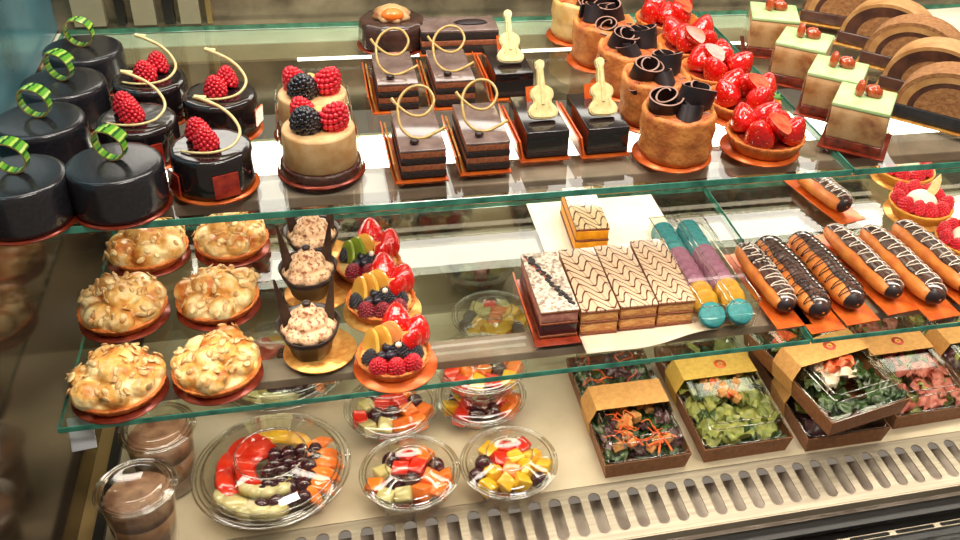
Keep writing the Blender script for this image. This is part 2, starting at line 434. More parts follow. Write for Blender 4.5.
def housing(label, x0, x1, y0, y1, ztop, power):
    t = thing('shelf_light_housing', label, 'lamp housing', ((x0 + x1) / 2, (y0 + y1) / 2, ztop))
    mk('cover', boxm(x1 - x0, y1 - y0, .010, .0015, (0, 0, -.010)), 'taupe', t, smooth=False)
    mk('diffuser', boxm(x1 - x0 - .02, y1 - y0 - .012, .002, .0005, (0, 0, -.0120)), 'lamp_soft', t, smooth=False)
    ld = bpy.data.lights.new('shelf_lamp', 'AREA'); ld.shape = 'RECTANGLE'; ld.size = x1 - x0 - .02; ld.size_y = .03
    ld.energy = power; ld.color = (1, .90, .76)
    lo = bpy.data.objects.new('shelf_lamp', ld); COL.objects.link(lo); lo.parent = t; lo.location = (0, 0, -.0130); lo.rotation_euler = (math.radians(8), 0, 0)
    return t
housing('taupe light housing running under the front edge of the upper glass shelf', XL + .005, XR, .664, .703, Z1 - .0065, 2.2)
housing('taupe light housing running under the front edge of the lower glass shelf', -.243, XR, .692, .723, Z2 - .0065, 1.25)

def pane(x0, x1, y0, y1, ztop, label):
    b = bmesh.new(); bmesh.ops.create_cube(b, size=1)
    for v in b.verts: v.co = Vector((v.co.x * (x1 - x0), v.co.y * (y1 - y0), v.co.z * .006))
    bmesh.ops.bevel(b, geom=list(b.edges), offset=.0004, segments=1, affect='EDGES')
    for f in b.faces: f.material_index = 0 if abs(f.normal.z) > .9 else 1
    o = mk('glass_shelf', b, ['glass', 'glass_edge'], None, ((x0 + x1) / 2, (y0 + y1) / 2, ztop - .003), smooth=False)
    tag(o, label, 'glass shelf', 'glass shelf panes'); return o
pane(-.262, .4345, Y1F, 1.0215, Z1, 'upper glass shelf pane on the left, under the dark cakes and opera slices')
pane(.4368, XR, Y1F, 1.0215, Z1, 'upper glass shelf pane on the right, under the mint green mousse cubes')
pane(-.245, .4505, Y2F, .9600, Z2, 'lower glass shelf pane on the left, under the meringues and cream slices')
pane(.4528, XR, Y2F, .9600, Z2, 'lower glass shelf pane on the right, under the eclairs')

b = thing('shelf_bracket', 'white metal clip under the left front corner of the lower glass shelf', 'bracket', (-.232, .664, Z2 - .0065), .12)
mk('plate', boxm(.020, .003, .030, .001, (0, 0, -.030), (-.5, 0, 0)), 'label', b)
mk('screw', blob(.0018, 1, loc=(.002, .0095, -.012)), 'dark', b)

# vented steel strip in front of the deck
def slotted(L, W, pitch, sl, sw, n, th, thick=.0016, horizontal=False):
    """plate with rounded slots: n cells of size pitch x W"""
    bm = bmesh.new()
    for c in range(n):
        cx = c * pitch; K = 12; inner = []; outer = []
        for k in range(2 * K):
            if k < K: a = PI * k / (K - 1); p = (cx + sw * math.cos(a), (sl - sw) + sw * math.sin(a))
            else: a = PI + PI * (k - K) / (K - 1); p = (cx + sw * math.cos(a), -(sl - sw) + sw * math.sin(a))
            inner.append(bm.verts.new((p[0], p[1], 0)))
            dx, dy = p[0] - cx, p[1]; hx, hy = pitch / 2, W / 2
            ang = math.atan2(dy / hy, dx / hx); ca, sa = math.cos(ang), math.sin(ang); s = 1 / max(abs(ca), abs(sa))
            outer.append(bm.verts.new((cx + hx * ca * s, hy * sa * s, 0)))
        for k in range(2 * K):
            j = (k + 1) % (2 * K); bm.faces.new((inner[k], outer[k], outer[j], inner[j]))
        for sx_, sy_ in ((1, 1), (1, -1), (-1, 1), (-1, -1)):
            cor = bm.verts.new((cx + sx_ * pitch / 2, sy_ * W / 2, 0))
            q = [(k, (k + 1) % (2 * K)) for k in range(2 * K)]
            for k, j in q:
                A, B_ = outer[k].co, outer[j].co
                m_ = Vector(((A.x + B_.x) / 2, (A.y + B_.y) / 2, 0))
                if abs(A.x - B_.x) > 1e-5 and abs(A.y - B_.y) > 1e-5 and (m_.x - cx) * sx_ > 0 and m_.y * sy_ > 0:
                    bm.faces.new((outer[k], cor, outer[j]))
    bmesh.ops.remove_doubles(bm, verts=bm.verts, dist=2e-5)
    bmesh.ops.recalc_face_normals(bm, faces=bm.faces)
    for f in bm.faces:
        if f.normal.z < 0: f.normal_flip()
    r = bmesh.ops.extrude_face_region(bm, geom=list(bm.faces))
    for v in [g for g in r['geom'] if isinstance(g, bmesh.types.BMVert)]: v.co.z -= thick
    bmesh.ops.recalc_face_normals(bm, faces=bm.faces)
    return bm
NS = 44
t = thing('vent_grille', 'steel grille strip with a row of rounded slots in front of the deck', 'grille', (-.1275, .6285, 0))
mk('slotted_plate', slotted(0, .0725, .02135, .0268, .0064, NS, 0), 'steel', t, smooth=False)
mk('air_duct', boxm(NS * .02135, .070, .012, .001, (NS * .02135 / 2 - .01, 0, -.034)), 'floorgrey', t, smooth=False)
mk('front_lip', boxm(NS * .02135, .002, .010, 0, (NS * .02135 / 2 - .01, -.037, -.0105)), 'steel', t, smooth=False)
t = thing('lower_fascia', 'dark steel fascia with long narrow slots below the vent grille', 'fascia', (.50, .560, -.020))
bm_ = bmesh.new()
for k in range(12):
    q = slotted(0, .0540, .026, .0235, .0024, 1, 0, .0015); q.transform(Matrix.Rotation(PI / 2, 4, 'Z')); q.transform(Matrix.Translation((-.20 + k * .054, 0, 0))); merge(bm_, q)
mk('slotted_band', bm_, 'steel', t, smooth=False)
mk('backing', boxm(.80, .080, .004, 0, (.10, -.012, -.016)), 'dark', t, smooth=False)
mk('dark_step', boxm(.80, .016, .004, 0, (.10, .0215, .000)), 'dark', t, smooth=False)

# ================================================================== shared pieces
def drupe(r, h, n=70, sr=.0026, tip=.55, seed=1):
    """a berry made of drupelets on a rounded cone of radius r and height h"""
    bm = bmesh.new(); rn = random.Random(seed)
    for i in range(n):
        t = (i + .5) / n; a = i * 2.39996
        z = h * t; rr = r * math.sqrt(max(0, 1 - (t ** 2.2))) * (1 - (1 - tip) * t * .4) * (.8 + .2 * min(1, t * 5))
        blob(sr * (1 - .25 * t), 1, loc=(rr * math.cos(a), rr * math.sin(a), z), bm=bm, rot=(rn.random(), rn.random(), 0))
    blob(r * .86, 2, (1, 1, h / r * .55), (0, 0, h * .42), bm=bm)
    return bm
def raspberry(parent, loc, rot=(0, 0, 0), s=1, m='rasp', label=None):
    return mk('raspberry', cached('rasp', lambda: finish(drupe(.0085, .0165))), m, parent, loc, rot, s, label)
def blackberry(parent, loc, rot=(0, 0, 0), s=1):
    return mk('blackberry', cached('blackb', lambda: finish(drupe(.0085, .0185, 64, .0029))), 'black', parent, loc, rot, s)
def blueberry(parent, loc, s=1, m='blue', rot=(0, 0, 0)):
    def f():
        return lathe([(0, -.0050), (.0028, -.0044), (.0046, -.0024), (.0053, 0), (.0048, .0024), (.0034, .0040), (.0022, .0046), (.0016, .0038), (0, .0036)], 20)
    return mk('blueberry', cached('blueb', lambda: finish(f())), m, parent, loc, rot, s)
def strawberry_mesh():
    pr = [(0, 0), (.006, .0005), (.0105, .003), (.0120, .0075), (.0112, .013), (.0085, .019), (.0048, .0240), (.0018, .0262), (0, .0268)]
    return lathe(pr, 28, mod=lambda a, r, z: (r * (1 + .05 * math.cos(3 * a)), z))
def strawberry(parent, loc, rot=(0, 0, 0), s=1):
    return mk('strawberry', cached('straw', lambda: finish(strawberry_mesh())), 'straw', parent, loc, rot, s)
def half_strawberry(parent, loc, rot=(0, 0, 0), s=1):
    def f():
        b = strawberry_mesh()
        r = bmesh.ops.bisect_plane(b, geom=list(b.verts) + list(b.edges) + list(b.faces), plane_co=(0, 0, 0), plane_no=(0, 1, 0), clear_outer=True)
        ed = [e for e in b.edges if e.is_boundary]; fs = bmesh.ops.edgeloop_fill(b, edges=ed)['faces']
        for f_ in fs: f_.material_index = 1; f_.smooth = False
        me = bpy.data.meshes.new('m'); b.to_mesh(me); b.free(); return me
    return mk('strawberry_half', cached('strawh', f), ['straw', 'straw_cut'], parent, loc, rot, s)
def disc(r, h=.0015, seg=48): return lathe([(0, 0), (r, 0), (r + .0004, h * .5), (r, h), (0, h)], seg)
def board(parent, r, m='gold', loc=(0, 0, 0), label=None):
    return mk('cake_board', cached(('disc', round(r, 4)), lambda: finish(disc(r))), m, parent, loc, label=label)
def plaque(parent, loc, rot, s=.014, m='plaque', name='chocolate_square'):
    return mk(name, cached(('pl', s), lambda: finish(boxm(s, .0012, s, .0002), False)), m, parent, loc, rot)

# ================================================================== upper shelf
# --- dark round cakes with a green ring
def ring_cake(px, py, label, rr=0, tilt=0):
    p = onz(px, py, Z1 + .0385, Z1)
    t = thing('round_cake', label, 'cake', p, 0, 'dark round cakes with a green ring')
    board(t, .0345, 'redboard')
    def body():
        R, H = .0330, .0370
        pr = [(0, .0015), (R - .002, .0015), (R, .0035)] + [(R + .0004, H * k) for k in (.3, .6, .85)]
        pr += [(R - .0003, H - .0015), (R - .0014, H - .0003), (R - .004, H), (R * .6, H), (0, H)]
        return finish(lathe(pr, 64))
    mk('cake_body', cached('ringbody', body), 'glaze', t)
    def ring():
        bm = bmesh.new(); n = 60; R0, wid, th = .0125, .0062, .0006; rows = []
        for i in range(n + 1):
            a = PI * .6 - 2 * PI * 1.25 * i / n; R = R0 * (1.05 - .12 * i / n); off = .0075 * (i / n - .5)
            c, s = math.cos(a), math.sin(a)
            row = [bm.verts.new(((R + dr) * c, y + off, (R + dr) * s)) for dr, y in ((-th, -wid / 2), (th, -wid / 2), (th, wid / 2), (-th, wid / 2))]
            rows.append(row)
        for i in range(n):
            for k in range(4):
                j = (k + 1) % 4; f = bm.faces.new((rows[i][k], rows[i][j], rows[i + 1][j], rows[i + 1][k])); f.material_index = 1 if k in (0, 2) else 0
        bm.faces.new(rows[0]); bm.faces.new(rows[-1][::-1]); bmesh.ops.recalc_face_normals(bm, faces=bm.faces)
        return finish(bm, False)
    mk('chocolate_ring', cached('ring', ring), ['green', 'curl_gold'], t, (-.001, .004, .037 + .0135), (.08, tilt, math.radians(-22 + rr)), label='green striped chocolate ring')
    return t
ring_cake(113, 160, 'dark round cake with a green ring, nearest the glass edge beside the two raspberry cakes', 0)
ring_cake(14, 173, 'dark round cake with a green ring cut by the left picture edge, frontmost there', 8)
ring_cake(38, 117, 'dark round cake with a green ring, second from the front in the leftmost row', 5)
ring_cake(62, 80, 'dark round cake with a green ring, third from the front against the bluish side panel', -4)
ring_cake(82, 46, 'dark round cake with a green ring, farthest back in the top left corner', 10)

# --- dark glazed cakes with raspberries and a pale chocolate curl
def rasp_cake(px, py, label, orange=False, rz=0):
    p = onz(px, py, Z1 + .0355, Z1)
    t = thing('raspberry_cake', label, 'cake', p, rz, 'dark glazed cakes with raspberries')
    board(t, .0322, 'gold')
    def body():
        R, H = .0298, .0345
        pr = [(0, .0015), (R - .002, .0015), (R, .0035)] + [(R + .0002, H * k) for k in (.3, .6, .85)]
        pr += [(R - .0004, H - .0012), (R - .0016, H - .0001), (R - .0045, H), (R * .6, H - .0004), (0, H - .0004)]
        def md(a, r, z): 
            k = noise.noise(Vector((math.cos(a) * 3, math.sin(a) * 3, z * 60)))
            return (r + (.0007 * k if r > .02 else 0), z + (.0006 * k if z > .02 and r > .02 else 0))
        return finish(lathe(pr, 64, mod=md))
    mk('cake_body', cached('raspbody', body), 'glaze2', t)
    raspberry(t, (-.0020, -.0030, .0350), (.12, -.05, 0), 1.0)
    raspberry(t, (.0055 if orange else -.0080, .0125, .0350), (-.1, .25 if orange else -.12, 1), 1.0)
    pts = [(-.0200, -.0085, .0355), (-.010, -.0135, .0358), (.004, -.0150, .0362), (.0165, -.0100, .038), (.0225, .0010, .043), (.0190, .0100, .050), (.0100, .0170, .057), (-.0030, .0210, .063), (-.0085, .0220, .0645)]
    mk('chocolate_curl', cached('rcurl', lambda: finish(tube(pts, .0012, 8, flat=1.0, taper=lambda u: .8 + .4 * u))), 'yellow_choc', t, label='pale curved chocolate stick')
    mk('chocolate_tip', cached('rtip', lambda: finish(boxm(.009, .003, .0018, .0005, (0, 0, 0)))), 'yellow_choc', t, (-.0050, .0225, .0636), (.2, .2, .1))
    if orange:
        plaque(t, (.0295, -.0060, .0075), (.06, 0, 1.2), .015, 'plaque_o')
    else:
        plaque(t, (.0110, -.0288, .0050), (-.03, 0, .36), .0190)
        plaque(t, (-.0280, -.0145, .0040), (-.03, 0, -1.0), .0170)
    return t
rasp_cake(210, 144, 'dark glazed cake with two raspberries and red squares on its side, nearest the shelf edge')
rasp_cake(136, 117, 'dark glazed raspberry cake between the green ring cakes and the front raspberry cake')
rasp_cake(149, 77, 'dark glazed raspberry cake with an orange square, farthest left at the back', True)
rasp_cake(219, 92, 'dark glazed raspberry cake with an orange square on its right, directly behind the frontmost one', True)

# --- cream mousse cakes in clear collars
def berry_mousse(px, py, label, rz=0):
    p = onz(px, py, Z1 + .0395, Z1)
    t = thing('mousse_cake', label, 'cake', p, rz, 'round cream mousse cakes')
    board(t, .0345, 'redboard')
    mk('cake_base', cached('mbase', lambda: finish(lathe([(0, .0015), (.0310, .0015), (.0320, .003), (.0318, .0085), (.0300, .0095), (0, .0095)], 48))), 'crumb', t)
    mk('mousse', cached('mmousse', lambda: finish(lathe([(0, .0094), (.0285, .0094), (.0292, .0105), (.0288, .025), (.0284, .0365), (.0276, .0382), (.0255, .0386), (0, .0382)], 56))), 'cream', t)
    mk('plastic_collar', cached('mcollar', lambda: finish(lathe([(.0330, .0016), (.0322, .02), (.0300, .0405)], 56))), 'clear', t)
    blackberry(t, (-.0085, -.0010, .0400), (.62, -.30, .3), 1.28)
    raspberry(t, (.0100, -.0010, .0405), (.25, .45, 0), 1.25); raspberry(t, (-.0080, .0110, .0390), (-.2, -.4, 0), 1.15)
    mk('golden_berry', cached('gb', lambda: finish(blob(.006, 2, amp=.03))), 'custard', t, (.0015, .0085, .046), label='small golden berry')
    return t
berry_mousse(318, 125, 'round cream mousse cake with blackberry and raspberries, nearer the shelf edge')
berry_mousse(312, 91, 'round cream mousse cake with berries standing behind its twin', .25)

# --- layered slices
def layered(t, sx, sy, layers, gap=0):
    z = .0025
    for nm, m, h, ins in layers:
        me = cached(('lay', sx, sy, h, ins, nm), lambda: finish(boxm(sx - ins, sy - ins, h, min(.0009, h * .3)), True))
        mk(nm, me, m, t, (0, 0, z)); z += h
    return z
def flap_board(t, sx, sy, m='gold', flap=.018, m2='gold_light', out=.0065):
    def f():
        b = boxm(sx + .006, sy + .006, .0012, .0003, (-.002, 0, 0))
        boxm(.0012, sy + .004, flap, .0003, (-sx / 2 - out + .002, 0, 0), (0, -.22, 0), b); return finish(b, False)
    mk('cake_board', cached(('fb', sx, sy, flap, out), f), m, t)
    def g():
        b = bmesh.new()
        n = 26; 
        for i in range(n):
            y = -sy / 2 + sy * (i + .5) / n
            boxm(.0016, sy / n * .55, flap * .92, .0003, (-sx / 2 - out + .0042, y, .001), (0, -.18, 0), b)
        return finish(b, False)
    mk('paper_liner', cached(('pl2', sx, sy, flap), g), m2, t)
def opera(x, y, label, rz=0):
    t = thing('opera_slice', label, 'cake slice', (x, y, Z1), rz, 'chocolate layer slices with a curled wire')
    flap_board(t, .037, .074)
    layered(t, .0365, .0735, [('sponge_layer', 'sponge_dark', .0060, 0), ('cream_layer', 'mousse_choc', .0060, .0008), ('sponge_layer', 'sponge_dark', .0055, 0), ('cream_layer', 'mousse_choc', .0060, .0006), ('glaze', 'milk', .0020, 0)])
    # the looping chocolate wire, given as px offsets from its lowest point
    raw = [(-25, 46), (-20, 38), (-8, 27), (4, 25), (13, 31), (18, 42), (13, 54), (2, 58), (-10, 53), (-18, 42), (-20, 28), (-18, 13), (-9, 3), (2, 1), (14, 5), (26, 11)]
    pts = [(u * .00079, v * .00050 - .018, .0280 + v * .00058) for u, v in raw]
    mk('chocolate_loop', cached('loop', lambda: finish(tube(pts, .00125, 8))), 'curl_gold', t, label='golden looping chocolate wire')
    mk('chocolate_bead', cached('bead', lambda: finish(blob(.0034, 2, (1.15, .9, .8), amp=.25, fr=700))), 'choc', t, (-.006, -.026, .0305))
    return t
opera(.067, .702, 'layered chocolate slice with golden loop, front left beside the cream mousse cake', .02)
opera(.120, .708, 'layered chocolate slice with golden loop, front row next to the first violin slice', .02)
opera(.059, .828, 'layered chocolate slice with golden loop, back row on the left', .01)
opera(.111, .830, 'layered chocolate slice with golden loop, back row on the right', .01)

def violin_mesh():
    ts = [(0, .0), (.4, .0058), (1.2, .0086), (3, .0102), (6, .0106), (9, .0090), (11.5, .0066), (13.5, .0066), (15.5, .0080), (18.5, .0084), (21, .0074), (23, .0046), (24, .0026), (30, .0023), (35, .0021), (37, .0030), (39.5, .0032), (41, .0022), (41.8, 0)]
    pts = [(w, y * .001) for y, w in ts] + [(-w, y * .001) for y, w in ts[-2:0:-1]]
    b = outline(pts, .0050, .0010)
    boxm(.0022, .022, .0012, .0004, (0, .021, .0048), None, b)
    for s in (-1, 1): boxm(.0008, .005, .0008, .0002, (s * .0045, .010, .0047), (0, 0, s * .2), b)
    return b
def violin_slice(x, y, label, rz=0):
    t = thing('violin_slice', label, 'cake slice', (x, y, Z1), rz, 'dark slices topped with an ivory violin')
    flap_board(t, .037, .071, 'gold', .020, 'plaque_o')
    layered(t, .0368, .0705, [('sponge_layer', 'sponge_dark', .0045, 0), ('glazed_block', 'glaze2', .0195, 0)])
    mk('chocolate_violin', cached('violin', lambda: finish(violin_mesh(), False)), 'yellow_choc', t, (0, -.0140, .0268), (math.radians(56), math.radians(2), 0), 1.22, label='ivory chocolate violin')
    plaque(t, (.002, .024, .0255), (-.35, 0, .12), .014, 'plaque_o')
    return t
violin_slice(.173, .722, 'dark slice with a leaning ivory violin, left of the front pair', .03)
violin_slice(.226, .722, 'dark slice with a leaning ivory violin, right of the front pair beside the golden tart', .03)
violin_slice(.168, .842, 'dark slice with an ivory violin standing behind the front pair', .02)

# back row items
p = onz(392, 24, Z1 + .022, Z1)
t = thing('chocolate_cake', 'small round chocolate cake with an orange fruit top, at the rear of the upper shelf', 'cake', p)
board(t, .0365, 'redboard')
mk('cake_body', lathe([(0, .0015), (.034, .0015), (.0345, .005), (.0335, .02), (.0325, .027), (.030, .029), (0, .029)], 40, mod=lambda a, r, z: (r * (1 + .03 * math.sin(9 * a)), z)), 'icing', t)
mk('cream_swirl', lathe([(0, .028), (.017, .028), (.019, .033), (.014, .038), (.006, .042), (0, .043)], 24, mod=lambda a, r, z: (r * (1 + .12 * math.sin(8 * a)), z)), 'mousse', t)
mk('orange_slice', blob(.012, 2, (1, .7, .6), (0, -.012, .036)), 'f_orange', t, label='glazed orange fruit piece')
p = onz(462, 38, Z1 + .022, Z1)
t = thing('chocolate_slab', 'long chocolate layer slab standing behind the looped slices', 'cake slab', (p.x, p.y + .03, Z1), 0)
mk('cake_board', boxm(.085, .045, .0012, .0003), 'gold', t)
z = .0013
for nm, m, h in (('sponge_layer', 'sponge_dark', .008), ('cream_layer', 'mousse_choc', .006), ('sponge_layer', 'sponge_dark', .008), ('glaze', 'milk', .003)):
    mk(nm, boxm(.080, .040, h, .0008), m, t, (0, 0, z)); z += h
mk('chocolate_shavings', blob(.01, 2, (1.8, .8, .3), (.015, 0, z), amp=.3), 'curl', t)

# --- tall golden tarts with chocolate rolls
def curl_mesh(r=.0125, L=.0150, turns=1.9, th=.0006):
    bm = bmesh.new(); n = 64; rows = []
    for i in range(n + 1):
        a = 2 * PI * turns * i / n; R = r * (.32 + .68 * i / n); Lk = L * (1 + .14 * math.sin(a * 1.3 + 1))
        c, s = math.cos(a), math.sin(a)
        rows.append([bm.verts.new(((R - th) * c, (R - th) * s, 0)), bm.verts.new(((R + th) * c, (R + th) * s, 0)),
                     bm.verts.new(((R + th) * c, (R + th) * s, Lk)), bm.verts.new(((R - th) * c, (R - th) * s, Lk))])
    for i in range(n):
        for k in range(4):
            j = (k + 1) % 4; f = bm.faces.new((rows[i][k], rows[i][j], rows[i + 1][j], rows[i + 1][k])); f.material_index = 1 if k in (0, 2) else 0
    bm.faces.new(rows[0]); bm.faces.new(rows[-1][::-1]); bmesh.ops.recalc_face_normals(bm, faces=bm.faces)
    return bm
def curl_tart(x_, y_, label, curls, rz=0, yellow=False, grp='tall golden tarts with chocolate rolls'):
    H = .044
    p = Vector((x_, y_, Z1))
    t = thing('chocolate_curl_tart', label, 'tart', p, rz, grp)
    board(t, .0345, 'gold', (-.003, -.001, 0))
    def body():
        R = .0318
        pr = [(0, .0015), (R - .003, .0015), (R - .001, .003)] + [(R + .001 * math.sin(k * 2), .003 + (H - .006) * k / 6) for k in range(1, 6)]
        pr += [(R + .0006, H - .003), (R - .0015, H + .0008), (R - .004, H - .0005), (R - .006, H - .005), (0, H - .006)]
        def md(a, r, z):
            k = noise.noise(Vector((math.cos(a) * 2, math.sin(a) * 2, z * 40))) + .5 * noise.noise(Vector((math.cos(a) * 6, math.sin(a) * 6, z * 130)))
            return (r * (1 + .035 * k), z + (.0030 * k if z > H - .01 else 0))
        return finish(lathe(pr, 72, mod=md))
    mk('pastry_case', cached('cbody', body), 'custard' if yellow else 'pastry', t)
    mk('baked_top', cached('ctop', lambda: finish(lathe([(0, H - .002), (.010, H - .001), (.022, H - .0015), (.0285, H - .004), (.0285, H - .006)], 40,
        mod=lambda a, r, z: (r, z + .0022 * noise.noise(Vector((r * 300 * math.cos(a), r * 300 * math.sin(a), 3))))))), 'pastry_top', t)
    for i, (x, y, z, rx, ry, rz2, s) in enumerate(curls):
        mk('chocolate_roll', cached('curl', lambda: finish(curl_mesh(), False)), ['curl', 'curl_edge'], t, (x, y, H - .004 + z), (rx, ry, rz2), s)
    return t
FL = lambda k, s=1: [(-.0120, .006, .000, .30, -.25, .2 + k, 1.18 * s), (.0115, .008, -.001, .32, .15, 1.4 + k, 1.32 * s), (.000, -.0150, -.004, .62, .0, 2.6 + k, 1.05 * s), (-.020, -.010, -.008, .55, -.35, 4 + k, .62), (.0215, -.010, -.008, .5, .5, 5 + k, .62)]
curl_tart(.2870, .6830, 'tall golden tart with dark chocolate rolls, frontmost at the shelf edge', FL(0, 1.05), .0)
curl_tart(.2890, .7520, 'tall golden tart with wide chocolate rolls, second from the shelf edge', FL(.7), .2)
curl_tart(.2850, .8190, 'tall golden tart with chocolate rolls, third from the shelf edge behind the violin slice', FL(1.6), -.2)
curl_tart(.2780, .8880, 'tall golden tart with dark rolls, fourth from the shelf edge', FL(2.9), .1)
curl_tart(.2720, .9570, 'pale golden tart at the top of the picture, behind the fourth tall tart', FL(3.7)[:3], 0, True, 'tall golden tarts at the rear')

# --- strawberry tarts
def fluted_shell(R=.0355, H=.015, n=26, amp=.035, key='sh'):
    pr = [(0, .0015), (R * .78, .0015), (R * .86, .004), (R * .96, H * .8), (R, H), (R * .97, H + .0012), (R * .91, H), (R * .86, H - .003), (0, H - .004)]
    return lathe(pr, n * 4, mod=lambda a, r, z: (r * (1 + (amp * abs(math.sin(a * n / 2)) - amp / 2 if r > R * .8 else 0)), z))
def straw_tart(x_, y_, label, rz=0, sl=True, brd='gold'):
    p = Vector((x_, y_, Z1))
    t = thing('strawberry_tart', label, 'tart', p, rz, 'glazed strawberry tarts')
    b = board(t, .0350, brd, (-.004, -.001, 0))
    mk('tart_shell', cached('sshell', lambda: finish(fluted_shell())), 'shell', t)
    mk('custard_filling', cached('sfill', lambda: finish(lathe([(0, .0145), (.024, .0125), (.029, .010)], 32))), 'jam', t)
    n = 5
    for i in range(n):
        a = 2 * PI * i / n + .3
        strawberry(t, (.0180 * math.cos(a), .0180 * math.sin(a), .0130), (.55 * math.sin(a), -.55 * math.cos(a), i), 1.03 + .08 * (i % 2))
    half_strawberry(t, (.006 * math.sin(rz), -.014 * math.cos(rz) + .003, .040), (1.95, .25, .2 - rz), .95)
    if rz == 0: mk('strawberry_leaf', cached('leafm', lambda: finish(outline([(0, 0), (.003, .001), (.0065, .004), (.003, .0045), (.004, .009), (0, .006), (-.003, .008), (-.002, .004), (-.005, .003), (-.002, .001)], .0006))), 'leaf', t, (.008, .004, .044), (.5, .3, -rz))
    return t
straw_tart(.3710, .6830, 'glazed strawberry tart, frontmost and largest, hanging close to the shelf edge', 0)
straw_tart(.3790, .7530, 'glazed strawberry tart directly behind the frontmost one', .9)
straw_tart(.3770, .8220, 'glazed strawberry tart third from the shelf edge', 1.7)
straw_tart(.3740, .8905, 'glazed strawberry tart fourth from the shelf edge, with a shiny fluted rim', 2.9)
straw_tart(.3740, .9640, 'glazed strawberry tart at the rear by the white rail', 4.1)

# --- mint topped mousse cubes
def mint_cube(x, y, label, rz=-.65, s=1.02):
    t = thing('mousse_cube', label, 'cake', (x, y, Z1), rz, 'mousse cubes with mint green tops', s)
    mk('cake_board', cached('cb', lambda: finish(boxm(.058, .058, .0014, .0003))), 'redboard', t)
    mk('jam_base', cached('cj', lambda: finish(boxm(.0490, .0490, .0085, .001))), 'jam', t, (0, 0, .0014))
    mk('mousse_block', cached('cm', lambda: finish(boxm(.0488, .0488, .0295, .0015))), 'mousse', t, (0, 0, .0099))
    mk('mint_glaze', cached('cg', lambda: finish(boxm(.0496, .0496, .0042, .0012))), 'mint', t, (0, 0, .0390))
    def wrap():
        b = bmesh.new(); h = .0262
        pts = [(-h, h), (-h, -h), (h, -h), (h, h)]
        lo = [b.verts.new((x_ * 1.02, y_ * 1.02, .002)) for x_, y_ in pts]; hi = [b.verts.new((x_, y_, .034 + .003 * (i % 2))) for i, (x_, y_) in enumerate(pts)]
        for i in range(4):
            j = (i + 1) % 4; b.faces.new((lo[i], lo[j], hi[j], hi[i]))
        return finish(b, False)
    mk('clear_wrap', cached('cw', wrap), 'clear', t)
    mk('pecan', cached('pecan', lambda: finish(blob(.0075, 3, (.5, .8, 1.15), amp=.12, fr=700))), 'nut', t, (-.006, .001, .0495), (.1, .1, .5), label='glazed upright pecan')
    mk('caramel_nut', cached('cnut', lambda: finish(blob(.0070, 3, (1.15, .9, .85), amp=.15, fr=500))), 'nut', t, (.0055, .006, .0475), (.3, .2, 0))
    return t
mint_cube(.463, .684, 'mousse cube with mint green top, frontmost at the shelf edge')
mint_cube(.470, .748, 'mousse cube with mint green top, second from the shelf edge')
mint_cube(.471, .822, 'mousse cube with mint green top, third from the shelf edge')
mint_cube(.472, .900, 'mousse cube with mint green top, last of the row at the back', -.35)

# --- slices of layered log
def log_mesh(R0, R1, th, base, flatr=1.0):
    """half ring between radii R0 and R1 on z >= base"""
    n = 24; A = [(R1 * math.cos(PI * i / n), base + R1 * math.sin(PI * i / n) * flatr) for i in range(n + 1)]
    if R0 > 0: A += [(R0 * math.cos(PI * i / n), base + R0 * math.sin(PI * i / n) * flatr) for i in range(n, -1, -1)]
    b = outline(A, th); b.transform(Matrix.Rotation(PI / 2, 4, 'X')); b.transform(Matrix.Translation((0, th / 2, 0))); return b
def log_slice(x, y, label, rz=-.75, top='logcream', s=1, base='logbrown'):
    t = thing('log_cake_slice', label, 'cake slice', (x, y, Z1), rz, 'arched slices of layered log cake', s)
    mk('cake_board', cached('lb', lambda: finish(boxm(.104, .036, .0012, .0003))), 'gold_light', t)
    mk('dark_base', cached('lbase', lambda: finish(boxm(.098, .0300, .0130, .002))), base, t, (0, 0, .0012))
    mk('sponge_core', cached('l0', lambda: finish(log_mesh(0, .030, .0300, .0142, .8), False)), 'logsponge', t)
    mk('cream_layer', cached('l1', lambda: finish(log_mesh(.0300, .0355, .0296, .0142, .8), False)), 'logbrown', t)
    mk('mousse_layer', cached('l2', lambda: finish(log_mesh(.0355, .0425, .0300, .0142, .8), False)), top, t)
    mk('outer_glaze', cached('l3', lambda: finish(log_mesh(.0425, .0465, .0304, .0142, .8), False)), 'logcream' if top != 'logcream' else 'logsponge', t)
    return t
def place_log(px, py, *a, **k):
    p = onz(px, py, Z1 + .001, Z1); log_slice(p.x, p.y, *a, **k)
place_log(948, 124, 'arched log cake slice with black base, nearest the shelf edge', s=1.12, base='slate')
place_log(934, 96, 'arched log cake slice second from the shelf edge', top='logbrown', s=1.12)
place_log(912, 70, 'arched log cake slice in the middle of the row', s=1.12)
place_log(886, 49, 'arched log cake slice near the back beside the mint mousse cubes', top='logbrown', s=1.1)
place_log(846, 24, 'arched log cake slice farthest back, next to the white board', -.55, s=1.1)
o = mk('cake_board', boxm(.16, .09, .002, .0004), 'whiteboard', None, tuple(onz(930, 25, Z1, Z1)), (0, 0, .1)); tag(o, 'empty white cake board lying in the top right corner', 'board')
o.location.x += .02
